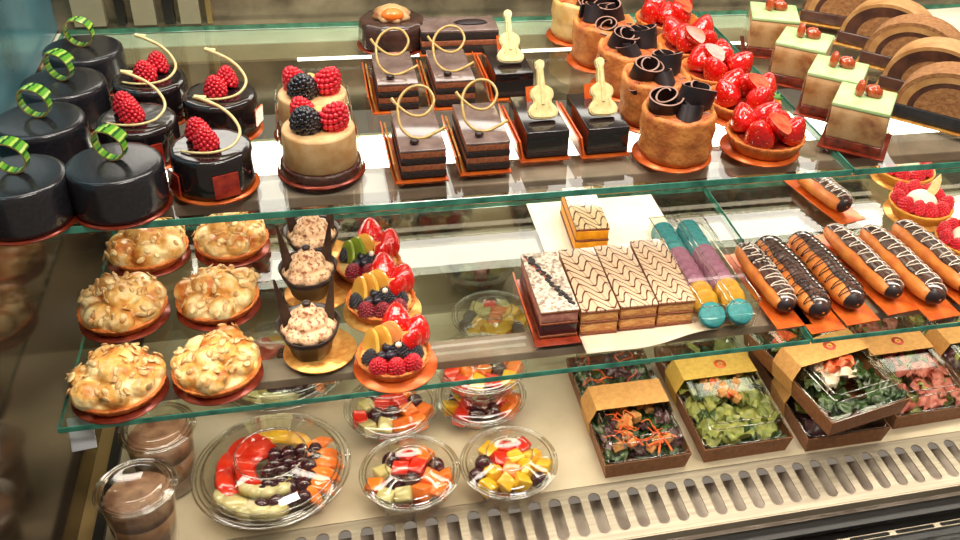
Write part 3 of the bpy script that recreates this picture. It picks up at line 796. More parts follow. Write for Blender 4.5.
# ================================================================== lower shelf
# --- almond cream tarts
def meringue(px, py, label, seed, rz=0, s=1):
    p = onz(px, py, Z2 + .018, Z2)
    t = thing('almond_cream_tart', label, 'tart', p, rz, 'almond cream tarts', s)
    board(t, .0408, 'redboard')
    mk('tart_shell', cached('mshell', lambda: finish(fluted_shell(.0405, .013, 30, .02))), 'shell', t)
    rn = random.Random(seed); blobs = []
    n = 7
    for i in range(n):
        a = 2 * PI * i / n + rn.uniform(-.15, .15); r = .0255 + rn.uniform(-.002, .003)
        blobs.append((r * math.cos(a), r * math.sin(a), .0185 + rn.uniform(-.002, .003), .0150 + rn.uniform(-.002, .002)))
    for i in range(3):
        a = 2 * PI * i / 3 + rn.random(); blobs.append((.009 * math.cos(a), .009 * math.sin(a), .0265 + rn.uniform(0, .005), .0135 + rn.uniform(-.001, .002)))
    def top():
        b = bmesh.new()
        for i, (x, y, z, r) in enumerate(blobs): blob(r, 3, (1, 1, .82), (x, y, z), .10, 260, b, seed=i + seed)
        lathe([(0, .010), (.037, .010), (.038, .014), (.030, .020), (0, .022)], 40, b)
        return remesh(b, .0013, 2)
    mk('cream_topping', cached(('mtop', seed), top), 'meringue', t)
    def flakes():
        b = bmesh.new()
        for k in range(95):
            x, y, z, r = blobs[rn.randrange(len(blobs))]
            d = Vector((rn.gauss(0, .7), rn.gauss(0, .7), rn.uniform(.25, 1))).normalized()
            q = d.to_track_quat('Z', 'Y').to_euler(); w = rn.uniform(.0034, .0056)
            f = bmesh.new(); lathe([(0, 0), (w, 0), (w * .95, .0006), (0, .0007)], 9, f)
            for v in f.verts: v.co.y *= .62; v.co.z += .9 * v.co.x * v.co.x / .02 * .8
            f.transform(Euler((rn.uniform(-.5, .5), rn.uniform(-.5, .5), rn.random() * 6)).to_matrix().to_4x4())
            f.transform(q.to_matrix().to_4x4()); f.transform(Matrix.Translation(Vector((x, y, z)) + Vector((d.x, d.y, d.z * .82)) * r * 1.05)); merge(b, f)
        return finish(b)
    mk('almond_flakes', cached(('mfl', seed), flakes), 'almond', t, kind='stuff')
    return t
meringue(117, 377, 'almond cream tart frontmost on the left, biggest looking, at the shelf corner', 3, .3, .97)
meringue(216, 361, 'almond cream tart in the front row, right of the biggest one', 5, 1.2, .95)
meringue(122, 302, 'almond cream tart in the middle row on the left', 8, 2.2)
meringue(217, 292, 'almond cream tart in the middle row on the right', 11, 3.1, .97)
meringue(147, 243, 'almond cream tart in the rear row on the left', 14, 4.0)
meringue(231, 234, 'almond cream tart in the rear row on the right', 17, 5.0, .95)

# --- chocolate cups with cocoa cream
def choc_cup(px, py, label, rz=0, brd='whiteboard'):
    p = onz(px, py, Z2 + .055, Z2)
    t = thing('chocolate_cup', label, 'dessert', p, rz, 'chocolate cups with cocoa cream')
    board(t, .0335, 'gold_light', (.008, 0, 0), label='shiny gold round board')
    def cup():
        def md(a, r, z):
            dip = .006 * max(0, math.cos(a + PI / 2)) * (z / .034) ** 2
            return r * (1 + .02 * math.cos(6 * a)), z - dip
        return finish(lathe([(0, .0015), (.0170, .0015), (.0185, .004), (.0195, .010), (.0250, .024), (.0285, .036), (.0272, .0358), (.0235, .024), (.0180, .012), (0, .011)], 60, mod=md))
    mk('cup_shell', cached('ccup', cup), 'choc', t)
    def swirl():
        b = bmesh.new()
        for lev, (R, z, r, n) in enumerate(((.0170, .0290, .0092, 8), (.0105, .0385, .0085, 6), (0, .0475, .0095, 1))):
            for i in range(n):
                a = 2 * PI * i / n + lev * .4; blob(r, 3, (1, 1, .85), (R * math.cos(a), R * math.sin(a), z), 0, bm=b)
        lathe([(0, .012), (.019, .014), (.0195, .024), (.007, .042), (0, .046)], 30, b)
        return remesh(b, .0011, 2)
    mk('cream_swirl', cached('cswirl', swirl), 'whip', t)
    mk('chocolate_bead', cached('bead2', lambda: finish(blob(.0040, 2, (1.1, 1, .75), amp=.08))), 'choc', t, (0, -.001, .0575))
    def shard():
        return finish(outline([(-.0050, 0), (.0065, 0), (.0050, .030), (.0010, .068), (-.0006, .068), (-.0045, .028)], .0012), False)
    mk('chocolate_shard', cached('shard', shard), 'choc', t, (-.0165, -.001, .022), (math.radians(88), math.radians(-8), .5))
    mk('chocolate_shard', cached('shard', shard), 'choc', t, (.0165, .004, .020), (math.radians(90), math.radians(9), -.6))
    return t
choc_cup(306.5, 305, 'dark chocolate cup of cocoa dusted cream, frontmost on its gold board')
choc_cup(306, 249, 'dark chocolate cup of cocoa dusted cream with tall shards, middle of the three', .1)
choc_cup(310, 214, 'dark chocolate cup of cocoa dusted cream, rearmost behind the green glass edge', -.1)

# --- mixed fruit tarts
def slice_mesh():
    n = 14; o_ = [(.0125 * math.cos(PI * i / n), .021 * math.sin(PI * i / n)) for i in range(n + 1)]
    return outline(o_, .0030, .0006)
def fruit_tart(px, py, label, var=0, brd='gold'):
    p = onz(px, py, Z2 + .012, Z2)
    t = thing('fruit_tart', label, 'tart', p, 0, 'mixed fruit tarts')
    board(t, .0385, brd, (.001, -.002, 0))
    mk('tart_shell', cached('fshell', lambda: finish(fluted_shell(.0345, .014, 28, .03))), 'shell', t)
    mk('custard_filling', cached('ffill', lambda: finish(lathe([(0, .0150), (.024, .0140), (.0305, .0115)], 32))), 'custard', t)
    up = math.radians(72)
    for i in range(3):
        mk('mango_slice', cached('mslice', lambda: finish(slice_mesh(), False)), 'mango_o' if (var == 0 and i == 2) else ('mango' if var == 0 else 'mango_skin' if i < 2 and var == 1 else 'mango'), t,
           (-.020 + .0085 * i, .002 + .002 * i, .015), (up, math.radians(-14 + 6 * i), math.radians(-62 + 16 * i)), 1.08 + .1 * i, label='curved yellow fruit slice')
    half_strawberry(t, (.0035, .019, .018), (-.35, .1, .1), 1.25); strawberry(t, (.018, .009, .015), (-.15, .30, 0), 1.15)
    half_strawberry(t, (.013, .002, .020), (.3, .3, .2), .9)
    rn = random.Random(var + 4)
    for x, y, z in ((-.024, -.009, .018), (.001, -.006, .021), (.009, -.008, .021), (.020, -.010, .018)) if var != 1 else ((-.022, .004, .019), (.012, -.004, .021), (.004, -.010, .020)):
        blackberry(t, (x, y, z - .004), (.3 * rn.random(), .3, rn.random() * 3), .72)
    for x, y, z in ((-.012, -.011, .020), (-.004, -.012, .021), (.014, -.014, .018), (-.006, -.003, .023)): blueberry(t, (x, y, z), .95)
    for x, y in ((-.015, -.0205), (.0005, -.0235), (.0150, -.0205)): raspberry(t, (x, y, .0135), (.35, x * 8, 0), .92, 'rasp' if var == 0 else 'rasp_dark')
    mk('chocolate_square', cached('csq', lambda: finish(boxm(.013, .001, .013, .0002), False)), 'mango_o', t, (.013, -.006, .026), (-.5, .15, .1), label='thin peach coloured square')
    mk('sugar_pearl', cached('pearl', lambda: finish(blob(.003, 2))), 'whiteboard', t, (.004, -.009, .030))
    return t
fruit_tart(394, 354, 'mixed fruit tart with three raspberries in front, nearest the shelf edge')
fruit_tart(381, 300, 'mixed fruit tart with yellow slices and dark berries, middle of the three', 2, 'gold_light')
fruit_tart(368, 263, 'mixed fruit tart with green skinned slices, rearmost of the three', 1)

# --- cream slices
def cream_slice(x, y, label, rz, top, side='puff', L=.108, W=.0385, H=.030, grp='cream slices with feathered icing', jam=False):
    t = thing('cream_slice', label, 'cake slice', (x, y, Z2 + .0012), rz, grp)
    h = H
    k = (W, L, h, side)
    mk('pastry_layer', cached(('p0',) + k, lambda: finish(boxm(W, L, .0035, .0009, (0, 0, .0003)))), 'puffcrust', t)
    mk('cream_layer', cached(('p1',) + k, lambda: finish(boxm(W - .001, L - .001, h * .38, .0018))), 'berryjam' if jam else side, t, (0, 0, .0036))
    mk('pastry_layer', cached(('p2',) + k, lambda: finish(boxm(W, L, .0024, .0007))), 'puffcrust', t, (0, 0, .0034 + h * .38))
    mk('cream_layer', cached(('p3',) + k, lambda: finish(boxm(W - .001, L - .001, h * .34, .0018))), 'pinkcream' if jam else side, t, (0, 0, .0056 + h * .38))
    mk('pastry_layer', cached(('p4',) + k, lambda: finish(boxm(W, L, .0022, .0007))), 'puffcrust', t, (0, 0, .0055 + h * .72))
    mk('icing', cached(('p5',) + k, lambda: finish(boxm(W - .0003, L - .0003, .0016, .0005))), top, t, (0, 0, .0077 + h * .72))
    return t, .0093 + h * .72
t, hh = cream_slice(.1985, .749, 'sugar dusted slice with a dark strip of caramel, left of the feathered slices', 0, 'sugar', 'puff', .100, .0385, .034, 'sugar dusted slices', True)
mk('cake_board', boxm(.046, .112, .0010, .0003, (-.002, -.004, -.0011)), 'redboard', t)
mk('board_flap', boxm(.0012, .100, .012, .0003, (-.0235, 0, 0), (0, -.25, 0)), 'gold', t)
def strip():
    b = bmesh.new(); rn = random.Random(4)
    for i in range(60):
        u = i / 59; blob(rn.uniform(.0014, .0026), 1, (1, 1.4, .6), (-.013 + .026 * u + rn.uniform(-.0030, .0030), .044 - .086 * u, hh + .0004), bm=b, rot=(0, 0, rn.random() * 3))
    return b
mk('caramel_strip', strip(), 'curl', t); 
b_ = bmesh.new(); rn = random.Random(9)
for i in range(26): 
    u = i / 25; blob(.0013, 1, (1, 1.4, .7), (-.0165 + .020 * u, .044 - .055 * u, hh + .0003), bm=b_)
mk('orange_streak', b_, 'nut', t)
cream_slice(.2400, .7510, 'cream slice with feathered icing, leftmost of the three joined ones', -.02, 'feather')
cream_slice(.2800, .7520, 'cream slice with feathered icing, middle of the three joined ones', -.015, 'feather2')
cream_slice(.3205, .7540, 'cream slice with feathered icing, right of the three, beside the macaron box', -.03, 'feather3', L=.112)
cream_slice(.2700, .8790, 'single yellow sided cream slice standing alone behind the joined ones', -.05, 'feather_y', 'puff_y', .090, .0380, .036)
o = mk('white_board', boxm(.158, .115, .0011, .0003), 'whiteboard', None, (.297, .893, Z2), (0, 0, 0), smooth=False); tag(o, 'plain white board under the single yellow sided cream slice', 'board')
def sheet():
    b = bmesh.new(); nx, ny = 22, 20; rows = []
    for j in range(ny + 1):
        row = []
        for i in range(nx + 1):
            u, v = i / nx, j / ny
            x = -.062 + .140 * u; y = -.095 + .120 * v + (.010 * u * (1 - v)) - .004 * math.sin(u * 5) * (1 - v)
            z = .0004 + (.0016 * (math.sin(u * 9) + 1) * max(0, .28 - v) * 3)
            row.append(b.verts.new((x, y, z)))
        rows.append(row)
    for j in range(ny):
        for i in range(nx): b.faces.new((rows[j][i], rows[j][i + 1], rows[j + 1][i + 1], rows[j + 1][i]))
    r = bmesh.ops.extrude_face_region(b, geom=list(b.faces))
    for v in [g for g in r['geom'] if isinstance(g, bmesh.types.BMVert)]: v.co.z += .0003
    bmesh.ops.recalc_face_normals(b, faces=b.faces); return b
o = mk('parchment_sheet', sheet(), 'paper', None, (.282, .7650, Z2)); tag(o, 'crinkled pale parchment sheet under the three joined cream slices', 'paper')

# --- macaron box
MX, MY, MRZ = .3705, .768, .02
t = thing('macaron_box', 'long clear plastic box holding two rows of macarons, beside the feathered slices', 'plastic box', (MX, MY, Z2), MRZ)
def cbox(W, L, H, r=.012, th=None, open_top=False):
    b = bmesh.new(); n = 6
    def ring(w, l, z):
        pts = []
        for cx, cy, a0 in ((w - r, l - r, 0), (-w + r, l - r, 90), (-w + r, -l + r, 180), (w - r, -l + r, 270)):
            for k in range(n + 1):
                a = math.radians(a0 + 90 * k / n); pts.append(b.verts.new((cx + r * math.cos(a), cy + r * math.sin(a), z)))
        return pts
    R_ = [ring(W / 2 * s, L / 2 * s2, z) for s, s2, z in ((.96, .985, 0), (1, 1, H * .5), (1.03, 1.01, H * .5), (1.03, 1.01, H * .56), (.97, .99, H * .58), (.94, .975, H), )]
    for A, B in zip(R_, R_[1:]):
        for k in range(len(A)):
            j = (k + 1) % len(A); b.faces.new((A[k], A[j], B[j], B[k]))
    b.faces.new(R_[0][::-1])
    if not open_top: b.faces.new(R_[-1])
    bmesh.ops.recalc_face_normals(b, faces=b.faces); return b
mk('box_shell', cbox(.068, .172, .033, .009), 'clear', t, (0, 0, .0005), smooth=False)
def ribs():
    b = bmesh.new()
    for x in (-.0310, -.003, .003, .0310): tube([(x, -.083, .0330), (x, .083, .0330)], .0007, 6, b, sm=0)
    for y in (-.0835, .0835): tube([(-.031, y, .0325), (.031, y, .0325)], .0007, 6, b, sm=0)
    n = 28
    return b
mk('moulded_ridges', ribs(), 'clear_rim', t)
def macaron(loc, col, label, lean=.38):
    m = thing('macaron', label, 'macaron', loc, MRZ, '%s macarons in the clear box' % col)
    m.scale = (1.16, 1.16, .84)
    m.rotation_euler = (PI / 2 - lean, 0, MRZ + RND.uniform(-.05, .05))
    def sh(): return finish(lathe([(0, .0014), (.0114, .0014), (.0120, .0022), (.0116, .0034), (.0102, .0048), (.0060, .0056), (0, .0058)], 26, mod=lambda a, r, z: (r * (1 + (.015 * math.sin(a * 17) if .0015 < z < .003 else 0)), z)))
    mk('shell', cached('mac', sh), {'teal': 'teal', 'purple': 'plum', 'yellow': 'amber'}[col], m)
    mk('shell', cached('mac', sh), {'teal': 'teal', 'purple': 'plum', 'yellow': 'amber'}[col], m, rot=(PI, 0, 0))
    mk('filling', cached('macf', lambda: finish(lathe([(0, -.0013), (.0080, -.0015), (.0082, 0), (.0080, .0015), (0, .0013)], 26))), {'teal': 'teal_f', 'purple': 'plum_f', 'yellow': 'amber_f'}[col], m)
cols = ['teal', 'yellow', 'yellow', 'purple', 'purple', 'purple', 'purple', 'purple', 'teal', 'teal', 'teal', 'teal']
for s in (-1, 1):
    for k, c in enumerate(cols):
        yy = -.0690 + k * .01270 + (-.0040 if k == 0 else .0035); x_ = s * .0152
        q = Vector((x_ * math.cos(MRZ) - yy * math.sin(MRZ), x_ * math.sin(MRZ) + yy * math.cos(MRZ), 0))
        side = 'left' if s < 0 else 'right'
        txt = {'teal': 'teal macaron at the far end of the %s row in the clear box', 'purple': 'purple macaron mid way along the %s row in the clear box', 'yellow': 'yellow macaron between purple and teal in the %s row of the clear box'}[c] % side
        if k == 0: txt = 'teal macaron alone at the near end of the %s row in the clear box' % side
        macaron((MX + q.x, MY + q.y, Z2 + (.0125 if k == 0 else .0150)), c, txt, 1.05 if k == 0 else .62)

# --- eclairs
def eclair(x0, y0, x1, y1, label, drz='b', brd=True, w=.0175, icing_off=-8, shav=False, grp=None):
    """from the far end (x0,y0) to the near end (x1,y1)"""
    dx, dy = x1 - x0, y1 - y0; L = math.hypot(dx, dy); rz = math.atan2(dy, dx) + PI / 2
    t = thing('eclair', label, 'eclair', ((x0 + x1) / 2, (y0 + y1) / 2, Z2), rz, grp or 'eclairs in the front row')
    def bun():
        b = bmesh.new(); n = 34; seg = 26; rows = []
        for i in range(n + 1):
            u = i / n; y = (u - .5) * L; e = min(1, (1 - abs(2 * u - 1) ** 5)) ** .5
            r = max(.0002, w * e * (1 + .03 * math.sin(u * 14)))
            rows.append([b.verts.new((r * math.cos(2 * PI * k / seg), y, .0145 + r * .86 * math.sin(2 * PI * k / seg) * (.95 if math.sin(2 * PI * k / seg) > 0 else .9))) for k in range(seg)])
        for i in range(n):
            for k in range(seg):
                j = (k + 1) % seg; b.faces.new((rows[i][k], rows[i][j], rows[i + 1][j], rows[i + 1][k]))
        b.faces.new(rows[0][::-1]); b.faces.new(rows[-1]); bmesh.ops.recalc_face_normals(b, faces=b.faces)
        return finish(b)
    mk('bun', cached(('bun', round(L, 3), w), bun), 'bun', t)
    A0, A1 = math.radians(14 + icing_off), math.radians(138 + icing_off)
    def surf(u, a, lift=.0006):
        y = (u - .5) * L; e = min(1, (1 - abs(2 * u - 1) ** 5)) ** .5; r = w * e * (1 + .03 * math.sin(u * 14)) + lift
        return Vector((r * math.cos(a), y, .0145 + r * .86 * math.sin(a)))
    def icing():
        b = bmesh.new(); n = 40; m = 14; rows = []
        for i in range(n + 1):
            u = .012 + .965 * i / n; row = []
            for k in range(m + 1):
                a = A0 + (A1 - A0) * k / m + .05 * math.sin(u * 20 + k)
                row.append(b.verts.new(surf(u, a, .0013 - .0008 * abs(2 * k / m - 1) ** 3)))
            rows.append(row)
        for i in range(n):
            for k in range(m): b.faces.new((rows[i][k], rows[i][k + 1], rows[i + 1][k + 1], rows[i + 1][k]))
        # dipped near end
        r = bmesh.ops.extrude_face_region(b, geom=list(b.faces))
        for v in [g for g in r['geom'] if isinstance(g, bmesh.types.BMVert)]:
            v.co = v.co + (Vector((0, v.co.y, .0145)) - v.co).normalized() * .0016
        bmesh.ops.recalc_face_normals(b, faces=b.faces); return finish(b)
    mk('chocolate_icing', cached(('ice', round(L, 3), w, icing_off), icing), 'icing', t)
    def tip():
        b = bmesh.new(); seg = 24; rows = []
        for i in range(9):
            u = .004 + .055 * i / 8; rows.append([b.verts.new(surf(u, 2 * PI * k / seg, .0010)) for k in range(seg)])
        for i in range(8):
            for k in range(seg): b.faces.new((rows[i][k], rows[i][(k + 1) % seg], rows[i + 1][(k + 1) % seg], rows[i + 1][k]))
        b.faces.new(rows[0]); b.faces.new(rows[-1][::-1]); bmesh.ops.recalc_face_normals(b, faces=b.faces); return finish(b)
    mk('chocolate_tip', cached(('tip', round(L, 3), w), tip), 'curl', t, label='dark dipped end')
    def driz(ph, wide):
        b = bmesh.new(); pts = []; n = 19 if wide else 15
        for i in range(n * 6 + 1):
            u = .06 + .88 * i / (n * 6); s = .5 + .5 * math.sin(i / 6 * PI - PI / 2 + ph)
            a = (math.radians(15) + math.radians(150) * s) if wide else (A0 + (A1 - A0) * s)
            pts.append(surf(u, a, .0021))
        return finish(tube(pts, .00055, 5, b, sm=0))
    if drz: mk('drizzle', cached(('dz', round(L, 3), w, icing_off, drz), lambda: driz(.3, drz == 'b')), 'drizzle_b' if drz == 'b' else 'drizzle_w', t)
    if shav:
        b = bmesh.new(); rn = random.Random(2)
        for i in range(46):
            q = surf(rn.uniform(.45, .97), rn.uniform(A0, A1), .002)
            tube([q, q + Vector((rn.uniform(-.004, .004), rn.uniform(-.004, .004), rn.uniform(0, .003)))], rn.uniform(.0005, .0012), 5, b, sm=0)
        mk('chocolate_shavings', b, 'curl', t)
    if brd: mk('cake_board', cached(('eb', round(L, 3)), lambda: finish(boxm(.040, L + .018, .0012, .0003, (.002, -.004, 0)))), 'gold', t)
    return t
eclair(.4340, .806, .4400, .689, 'eclair covered with chocolate shavings, leftmost and next to the macaron box', 'w', w=.0150, shav=True)
eclair(.4640, .814, .4720, .676, 'eclair with dark zigzag lines, second from the left', 'b')
eclair(.5050, .816, .5150, .683, 'eclair with dark zigzag lines over golden dough, third from the left', 'b', icing_off=-22)
eclair(.5530, .828, .5670, .692, 'slim eclair with white zigzag lines, fourth from the left', 'w', w=.0155)
eclair(.5950, .817, .6080, .676, 'broad eclair with white zigzag lines, fifth from the left', 'w', w=.0175)
eclair(.6400, .822, .6560, .688, 'eclair with white zigzag lines cut by the right edge of the picture', 'w', w=.0170)
eclair(.5790, .958, .5990, .866, 'eclair lying alone behind the front row, below the front mousse cube', 'w', w=.0160, grp='eclairs behind the front row')

# --- raspberry tarts
def rasp_tart(px, py, label, rz=0, s=1):
    p = onz(px, py, Z2 + .016, Z2)
    t = thing('raspberry_tart', label, 'tart', p, rz, 'raspberry tarts with white cream', s)
    mk('cake_board', cached(('disc', .042), lambda: finish(disc(.042))), 'gold_light', t)
    mk('tart_shell', cached('rsh', lambda: finish(fluted_shell(.0390, .0165, 40, .008))), 'shell_y', t)
    mk('cream_dome', cached('rdome', lambda: finish(blob(.019, 3, (1, 1, .75), (0, 0, .018), .06))), 'whiteboard', t)
    for i in range(10):
        a = 2 * PI * i / 10 + .2; raspberry(t, (.0275 * math.cos(a), .0275 * math.sin(a), .0150), (.3 * math.sin(a), -.3 * math.cos(a), i), 1.0)
    mk('chocolate_shard', cached('wsh', lambda: finish(outline([(-.002, 0), (.006, .002), (.009, .012), (.007, .024), (.003, .031), (-.003, .020), (-.005, .008)], .0012), False)), 'yellow_choc', t, (.006, -.002, .026), (1.35, .25, -.2), label='pointed ivory shard')
    return t
rasp_tart(921, 203, 'raspberry tart with white cream and ivory shard, beside the right hand eclairs', 0)
rasp_tart(966, 238, 'raspberry tart cut off by the right edge of the picture, nearest the eclairs', 1, .9)
rasp_tart(905, 168, 'raspberry tart mostly hidden behind the green shelf edge, farthest back', 2)
# ================================================================== the deck
def cup_shell(rb, rt, H, key):
    def f():
        return finish(lathe([(0, .0008), (rb * .9, .0008), (rb, .0030), (rb + (rt - rb) * .5, H * .5), (rt, H - .003), (rt + .0005, H)], 56))
    return cached(('cup', key), f)
def rim(rt, H, key, w=.0045):
    def f():
        b = bmesh.new()
        for r, z, q in ((rt + w, H, .0011), (rt + w * .45, H + .0006, .0009), (rt - .0015, H + .0010, .0009)):
            n = 64; tube([(r * math.cos(2 * PI * k / n), r * math.sin(2 * PI * k / n), z) for k in range(n + 1)], q, 6, b, sm=0)
        return finish(b)
    return cached(('rim', key), f)
def dome(rt, H, hd, r2, key, w=.0045):
    def f():
        return finish(lathe([(rt + w, H), (rt, H + .0006), (rt - .002, H + hd * .35), (rt - .006, H + hd * .75), (r2 + .004, H + hd), (r2 + .001, H + hd + .0035), (r2 - .003, H + hd + .0035), (r2 - .005, H + hd + .0010), (0, H + hd + .0008)], 56))
    return cached(('dome', key), f)
def ringm(r, z, q, key):
    def f():
        n = 48; return finish(tube([(r * math.cos(2 * PI * k / n), r * math.sin(2 * PI * k / n), z) for k in range(n + 1)], q, 6, sm=0))
    return cached(('ring', key), f)

def chunk(k=0):
    def f():
        rn = random.Random(k); b = boxm(.0150, .0135, .0120, .0016, (0, 0, 0), None, None, 2, True)
        for v in b.verts: v.co *= 1 + .14 * noise.noise(v.co * 120 + Vector((k * 5, 0, 0)))
        return finish(b)
    return cached(('chunk', k), f)
def round_fruit():
    return cached('grape', lambda: finish(blob(.0078, 3, (1, 1, 1.12), amp=.03)))
KIND = {'orange': ('melon_chunk', 'f_orange', 'orange melon chunk'), 'red': ('watermelon_chunk', 'f_red', 'red melon chunk'), 'yellow': ('pineapple_chunk', 'f_yellow', 'yellow pineapple chunk'),
        'green': ('honeydew_chunk', 'f_green', 'pale green melon chunk'), 'grape': ('grape', 'grape', 'dark grape')}
def fill(c, R, z0, z1, pick, where, seed, size=1.0, n_layers=2, sp=.0150):
    """things piled in a cup: hexagonal layers, each piece an object of its own"""
    rn = random.Random(seed)
    for L in range(n_layers):
        z = z0 + (z1 - z0) * (L / max(1, n_layers - 1)); off = (sp * .5 * (L % 2), sp * .35 * (L % 2))
        Rl = R * (1 if L else .70); m = int(Rl / sp) + 2
        for i in range(-m, m + 1):
            for j in range(-m, m + 1):
                x = (i + .5 * (j % 2)) * sp + off[0]; y = j * sp * .87 + off[1]
                if math.hypot(x, y) > Rl - sp * .42: continue
                kd = pick(x / R, y / R, rn)
                nm, m_, txt = KIND[kd]
                me = round_fruit() if kd == 'grape' else chunk(rn.randrange(5))
                top = L == n_layers - 1
                zz = z + (.004 * (1 - (math.hypot(x, y) / R) ** 2) if top else 0)
                o = mk(nm, me, m_, None, (c[0] + x + rn.uniform(-.0008, .0008), c[1] + y + rn.uniform(-.0008, .0008), c[2] + zz), (rn.uniform(-.5, .5), rn.uniform(-.5, .5), rn.random() * 3), size * (.92 if kd != 'grape' else .95))
                tag(o, '%s %s %s' % (txt, 'on top' if top else 'underneath', where), 'fruit', '%s %s' % (txt, where))

def fruit_cup(x, y, z, label, where, pick, seed, rt=.0460, lid=True):
    t = thing('fruit_cup', label, 'plastic cup', (x, y, z), 0, 'clear cups of cut fruit')
    H = .034
    mk('cup', cup_shell(.0370, rt, H, 'fc'), 'clear', t)
    mk('rim', rim(rt, H, 'fc'), 'clear_rim', t)
    if lid:
        mk('lid', dome(rt, H, .0085, .0235, 'fc'), 'clear', t)
        mk('lid_ring', ringm(.0240, H + .0120, .0010, 'fc1'), 'clear_rim', t)
    fill((x, y, z), .0450, .0110, .0265, pick, where, seed, 1.22, 2, .0178)
    return t
def pk1(x, y, rn):
    if math.hypot(x + .35, y - .55) < .25 or math.hypot(x + .5, y + .25) < .28 or math.hypot(x - .05, y + .1) < .2 or math.hypot(x - .75, y - .25) < .22: return 'grape'
    if x < -.35 and y > -.1: return 'green'
    if abs(x) < .35 and y > -.05: return 'red'
    if x > 0: return 'orange'
    return rn.choice(['orange', 'red', 'orange', 'green'])
def pk2(x, y, rn):
    if math.hypot(x + .7, y + .05) < .27 or math.hypot(x - .15, y - .75) < .2 or math.hypot(x - .6, y + .35) < .2 or math.hypot(x, y - .1) < .18: return 'grape'
    if y < -.1: return 'yellow' if rn.random() < .8 else 'orange'
    if x > .55: return 'yellow'
    return rn.choice(['red', 'orange', 'orange', 'green', 'yellow'])
def pk3(x, y, rn): return rn.choice(['red', 'orange', 'grape', 'grape', 'yellow', 'red'])
def pk4(x, y, rn): return rn.choice(['orange', 'yellow', 'red', 'grape', 'orange', 'yellow'])
q = onz(410, 470, .036, 0); fruit_cup(q.x, q.y, 0, 'clear fruit cup with orange melon and dark grapes, left one by the grille', 'in the left fruit cup by the grille', pk1, 1)
q = onz(509, 460, .036, 0); fruit_cup(q.x, q.y, 0, 'clear fruit cup with yellow pineapple and a bright reflection, right one by the grille', 'in the right fruit cup by the grille', pk2, 2)
q = onz(391, 404, .036, 0); fruit_cup(q.x, q.y, 0, 'clear fruit cup half hidden below the front mixed fruit tart', 'in the fruit cup below the mixed fruit tart', pk1, 3)
q = onz(481, 393, .036, 0); fruit_cup(q.x, q.y, 0, 'lower fruit cup of the stacked pair, full of dark grapes', 'in the lower cup of the stacked pair', pk3, 4)
fruit_cup(q.x, q.y, .0470, 'upper fruit cup of the stacked pair, crossed by the lower shelf edge', 'in the upper cup of the stacked pair', pk4, 5)
q = onz(492, 312, .036, 0); fruit_cup(q.x, q.y - .004, 0, 'clear fruit cup standing alone near the mirror behind the stacked pair', 'in the fruit cup near the mirror', pk2, 6)

# large fruit bowl
def fruit_bowl(x, y, label, where, seed):
    t = thing('fruit_bowl', label, 'plastic bowl', (x, y, 0), 0, 'large clear bowls of cut fruit')
    H, rt = .032, .0700
    mk('bowl', cup_shell(.046, rt, H, 'fb'), 'clear', t); mk('rim', rim(rt, H, 'fb', .0075), 'clear_rim', t)
    mk('lid', dome(rt, H, .0170, .0345, 'fb', .0075), 'clear', t)
    mk('lid_ring', ringm(.0345, H + .0205, .0013, 'fb1'), 'clear_rim', t)
    mk('lid_step', ringm(.0660, H + .0060, .0010, 'fb2'), 'clear_rim', t)
    rn = random.Random(seed)
    def wedge(k, L, W, T, seed):
        def f():
            n = 12; pts = [(L / 2 * math.cos(PI * i / n), W * math.sin(PI * i / n)) for i in range(n + 1)]
            b = outline(pts, T, .0012)
            for v in b.verts: v.co *= 1 + .08 * noise.noise(v.co * 70 + Vector((seed, 0, 0)))
            return finish(b)
        return cached(('wedge', k), f)
    def put(nm, m, txt, a, r, z, kind, rz, rx=.5, s=1):
        me = {'wedge': lambda: wedge('w', .040, .020, .0085, 3), 'thin': lambda: wedge('t', .046, .014, .0075, 8), 'grape': round_fruit, 'slab': lambda: wedge('s', .034, .024, .011, 5)}[kind]()
        o = mk(nm, me, m, None, (x + r * math.cos(a), y + r * math.sin(a), z), (rx, rn.uniform(-.2, .2), rz), s)
        tag(o, '%s %s' % (txt, where), 'fruit', '%s %s' % (txt, where))
    for i in range(7):      # red slices on the left
        a = math.radians(118 + i * 15); put('watermelon_slice', 'f_red', 'glossy red melon slice', a, .040, .018 + .003 * (i % 2), 'wedge', a - PI / 2, .55)
    for i in range(4):
        a = math.radians(125 + i * 24); put('watermelon_slice', 'f_red', 'glossy red melon slice', a, .019, .026, 'wedge', a - PI / 2, .45)
    for i in range(5):      # mango at the back
        a = math.radians(62 + i * 15); put('mango_slice', 'f_yellow' if i % 2 else 'mango', 'yellow mango slice', a, .044, .020, 'thin', a - PI / 2, .6)
    for i in range(6):      # papaya on the right
        a = math.radians(-50 + i * 15); put('papaya_slice', 'f_orange', 'orange papaya slice', a, .046, .018 + .002 * (i % 2), 'thin', a + .2, .6, 1.05)
    for i in range(5):      # pale fruit in front left
        a = math.radians(212 + i * 15); put('banana_slice', 'f_green', 'pale yellow melon slab', a, .044, .016 + .002 * (i % 2), 'slab', a - PI / 2, .45)
    for i in range(4):
        a = math.radians(222 + i * 22); put('banana_slice', 'f_green', 'pale yellow melon slab', a, .022, .022, 'slab', a - PI / 2, .4, .9)
    k = 0
    for j in range(3):
        for i in range(8):
            gx, gy = .002 + .0135 * (i % 4) - .006 * j, .018 - .0145 * (i // 4) - .024 * j + .0012 * (i % 4)
            if math.hypot(gx, gy) < .052: put('grape', 'grape', 'large dark grape', math.atan2(gy, gx), math.hypot(gx, gy), .032 - .10 * math.hypot(gx, gy), 'grape', rn.random() * 3, .5, .98); k += 1
    return t
q = onz(272, 466, .034, 0)
fruit_bowl(q.x, q.y, 'large clear round bowl of cut fruit with raised lid ring, by the grille', 'in the large bowl by the grille', 3)
